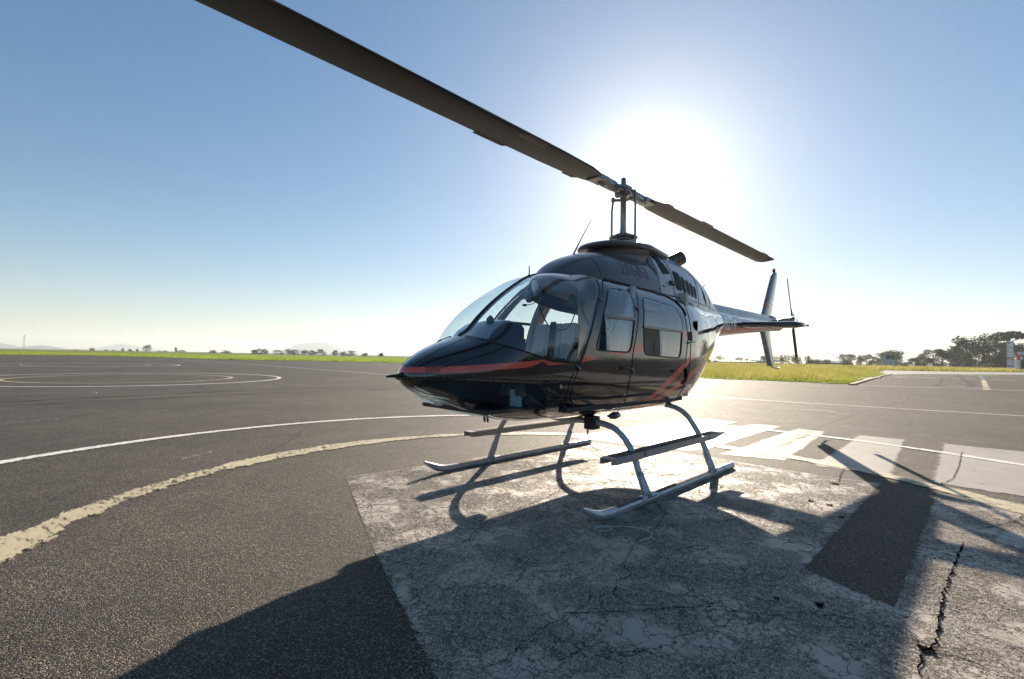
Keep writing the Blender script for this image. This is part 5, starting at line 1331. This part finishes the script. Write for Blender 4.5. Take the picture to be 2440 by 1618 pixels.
shed('white_house', (-347.7, -111.7), (-353, -106.4), 2.0, .9, 6, M_['shedroof'], 'small white-roofed building right of the green roofed one', 'building', 2)
shed('grey_barn', (-375, -178), (-386, -167), 1.6, 1.4, 10, M_['greenroof'], 'hazy low building at the left end of the green roofs', 'building', 3)
def panel_frame(a, c, z0, z1):
    """matrix of an upright panel facing the apron: local x along it, y out of it, z up"""
    a, c = Vector((*a, 0)), Vector((*c, 0)); return a, (c-a).length, math.atan2((c-a).y, (c-a).x)
# info board
a, L, ang = panel_frame((-204.1, -21.7), (-207.4, -18.4), 0, 5)
ib = empty('info_board', tuple(a), ang); tag(ib, 'white and blue info board with a photo in a yellow-green frame behind the grass', 'sign')
M_['boardframe'] = mat('yellow_green_frame', (.25, .27, .06), .6); M_['boardface'] = mat('pale_blue_board', (.42, .46, .58), .5)
M_['photo'] = mat('dark_landscape_photo', (.09, .10, .09), .5, noise=(.8, .9)); M_['blue'] = mat('blue_print', (.03, .12, .42), .5); M_['yellow'] = mat('yellow_print', (.6, .42, .04), .5)
# the panel's outward side faces +y or -y; the apron lies towards the camera side
sgn = 1 if (Matrix.Rotation(ang, 3, 'Z') @ Vector((0, 1, 0))).dot(Vector((1, .15, 0))) > 0 else -1
b = MB(); b.box((.25, -.05, 1.1), (L-.25, .05, 4.6)); b.build('board', M_['boardface'], ib)
b = MB(); b.box((1.1, sgn*.05 if sgn > 0 else -.07, 3.0), (L-.3, .07 if sgn > 0 else -.05, 4.5)); b.build('photo', M_['photo'], ib)
b = MB(); b.box((.3, .05*sgn if sgn > 0 else -.07, 4.1), (.75, .07 if sgn > 0 else -.05, 4.5)); b.build('emblem', M_['redp'], ib)
for i in range(4):
    b = MB(); z = 2.7-.35*i; b.box((.6, .05 if sgn > 0 else -.07, z), (L-.7-.3*(i % 2), .07 if sgn > 0 else -.05, z+.1)); b.build('text_line', M_['shedwall'], ib)
for x in (0, L):
    b = MB(); b.box((x-.1, -.1, 0), (x+.1, .1, 4.9)); b.build('post', M_['boardframe'], ib)
b = MB(); b.box((-.6, -.14, 4.9), (L+.4, .14, 5.05)); b.build('top_rail', M_['boardframe'], ib)
# tall information sign
a, L, ang = panel_frame((-166.6, 7.5), (-167.75, 8.65), 0, 8)
sg = empty('information_sign', tuple(a), ang); tag(sg, 'tall narrow white information sign with pictograms and a red band beside the fuel pump', 'sign')
sgn = 1 if (Matrix.Rotation(ang, 3, 'Z') @ Vector((0, 1, 0))).dot(Vector((1, 0, 0))) > 0 else -1
def on(x0, x1, z0, z1, name, m, par=sg, t=.02, y0=.09):
    b = MB(); lo, hi = (y0, y0+t) if sgn > 0 else (-y0-t, -y0); b.box((x0, lo, z0), (x1, hi, z1)); return b.build(name, m, par)
b = MB(); b.box((0, -.09, 1.1), (L, .09, 7.8)); b.build('panel', M_['white_plastic'], sg)
b = MB(); b.box((-.07, -.11, 1.0), (0, .11, 7.85)); b.box((L, -.11, 1.0), (L+.07, .11, 7.85)); b.build('edge_frame', M_['wire'], sg)
b = MB(); b.tube([(L*.62, 0, .1), (L*.62, 0, 1.1)], .09, 8); b.tube([(L*.3, 0, .1), (L*.3, 0, 1.1)], .09, 8); b.build('post', M_['shedwall'], sg)
on(.06, L-.06, 3.1, 3.6, 'red_band', M_['redp']); on(.3, L-.3, 3.28, 3.42, 'band_text', M_['white_plastic'], t=.03)
def pict(cx_, z, r, name, m, n, rot=0):
    b = MB(); lo, hi = (.09, .12) if sgn > 0 else (-.12, -.09); b.prism([(cx_+r*math.cos(rot+2*PI*k/n), z+r*math.sin(rot+2*PI*k/n)) for k in range(n)], lo, hi, 1); b.build(name, m, sg)
q1, q2 = L*.28, L*.72
pict(q1, 7.2, .26, 'round_emblem', M_['boardframe'], 16); pict(q2, 7.25, .12, 'small_emblem', M_['faded_letter'], 12)
for q in (q1, q2):
    pict(q, 6.0, .25, 'prohibition_sign', M_['redp'], 18); pict(q, 4.98, .27, 'warning_triangle', M_['yellow'], 3, PI/2)
    pict(q, 1.45, .25, 'blue_disc', M_['blue'], 18); pict(q, 2.3, .16, 'prohibition_sign', M_['redp'], 14)
    b = MB(); lo, hi = (.12, .13) if sgn > 0 else (-.13, -.12); b.prism([(q+.17*math.cos(2*PI*k/16), 6.0+.17*math.sin(2*PI*k/16)) for k in range(16)], lo, hi, 1); b.build('sign_field', M_['white_plastic'], sg)
for z in (2.9, 2.75, 2.6): on(.2, L-.25, z, z+.05, 'text_line', M_['shedwall'])
# fuel pump at the right edge
fp = empty('fuel_pump', (-168.6, 9.2, .13), math.atan2(2.6, -2.6)); tag(fp, 'white and red aircraft fuel pump with a black hose cabinet on the kerb island', 'fuel pump')
b = MB(); b.box((0, -.5, 0), (.55, .5, 2.9)); b.build('side_column', M_['shedroof'], fp, bevel=.04)
b = MB(); b.box((.56, -.45, .6), (1.55, .45, 2.75)); b.build('hose_cabinet', M_['rubber'], fp, bevel=.03)
b = MB(); b.box((1.56, -.5, 0), (2.9, .5, 2.8)); b.build('pump_body', mat('cream_pump_body', (.55, .42, .33), .5), fp, bevel=.04)
b = MB(); b.box((.45, -.4, 2.76), (1.45, .4, 4.0)); b.build('red_head', M_['redp'], fp, bevel=.04)
for s_ in (1, -1):
    b = MB(); lo, hi = sorted((s_*.401, s_*.42)); b.box((.6, lo, 3.0), (1.1, hi, 3.75)); b.build('display', M_['white_plastic'], fp)
b = MB(); b.box((.9, -.5, 4.15), (3.2, .5, 4.95)); b.build('canopy_panel', M_['boardface'], fp, bevel=.03)
b = MB(); b.box((.56, -.55, .25), (1.55, .55, .58)); b.build('plinth', M_['white_plastic'], fp)
b = MB()
for x in (1.7, 2.8): b.tube([(x, 0, 2.7), (x, 0, 4.2)], .06, 8)
b.build('canopy_post', M_['wire'], fp)
# fence-side warning triangle
ws_ = empty('warning_sign', (-197.5, -42.6, 0)); tag(ws_, 'small dark triangular warning sign on a thin post behind the white shed grass', 'sign')
b = MB(); b.tube([(0, 0, 0), (0, 0, 3.4)], .05, 6); b.build('post', M_['post'], ws_)
b = MB(); b.rings([[(.0+s_, -.55, 3.2), (.0+s_, .55, 3.2), (s_, 0, 4.2)] for s_ in (0, .05)]); b.build('triangle', M_['post'], ws_)
# bits lying on the apron
b = MB(); b.tube(bez([(1.86, 1.02, .02), (1.80, 1.08, .022), (1.84, 1.13, .02), (1.91, 1.10, .02), (1.90, 1.04, .02), (1.82, 1.08, .022), (1.70, 1.18, .02), (1.66, 1.30, .02), (1.74, 1.38, .02), (1.86, 1.36, .018)], 5), .0016, 5)
tag(b.build('wire_scrap', M_['white_plastic'], smooth=True), 'thin curled scrap of white wire lying on the pad in front of the near skid', 'wire')
PEBLAB = ['beyond the white ring left of the nose', 'on the far left between the two painted rings', 'far off left of the nose pitot tube', 'on the apron right of the tail, nearest the taxi line', 'in the middle of the right apron', 'on the right apron close to the frame edge', 'nearest the yellow painted taxi line', 'farthest left, beyond the rings']
pebs = [(-4.2, -9.1, .015), (3.55, -14.2, .03), (-9.6, -13.5, .02), (-14, 1.2, .025), (-17.5, 1.0, .03), (-16, 3.4, .03), (-22, 2.0, .04), (-12.5, -15.5, .025)]
for i, (x, y, r) in enumerate(pebs):
    b = MB(); b.lathe([(.2*r, 0), (r, .2*r), (.9*r, .6*r), (.3*r, .9*r)], (x, y, .004), 7)
    tag(b.build('stone_chip', M_['white_plastic']), 'tiny white chip on asphalt '+PEBLAB[i], 'stone', 'white chips scattered on the asphalt')

# ------------------------------------------------------------------ haze
hz = MB(); hz.box((-7100, -7500, -1.5), (7100, 7100, 150)); hm = bpy.data.materials.new('haze'); hm.use_nodes = True
t = hm.node_tree; t.nodes.clear(); o_ = t.nodes.new('ShaderNodeOutputMaterial'); v_ = t.nodes.new('ShaderNodeVolumePrincipled')
v_.inputs['Color'].default_value = (.86, .93, 1, 1); v_.inputs['Density'].default_value = HAZE; v_.inputs['Anisotropy'].default_value = .25
t.links.new(v_.outputs[0], o_.inputs['Volume'])
if HAZE > 0: tag(hz.build('haze', hm), kind='stuff')
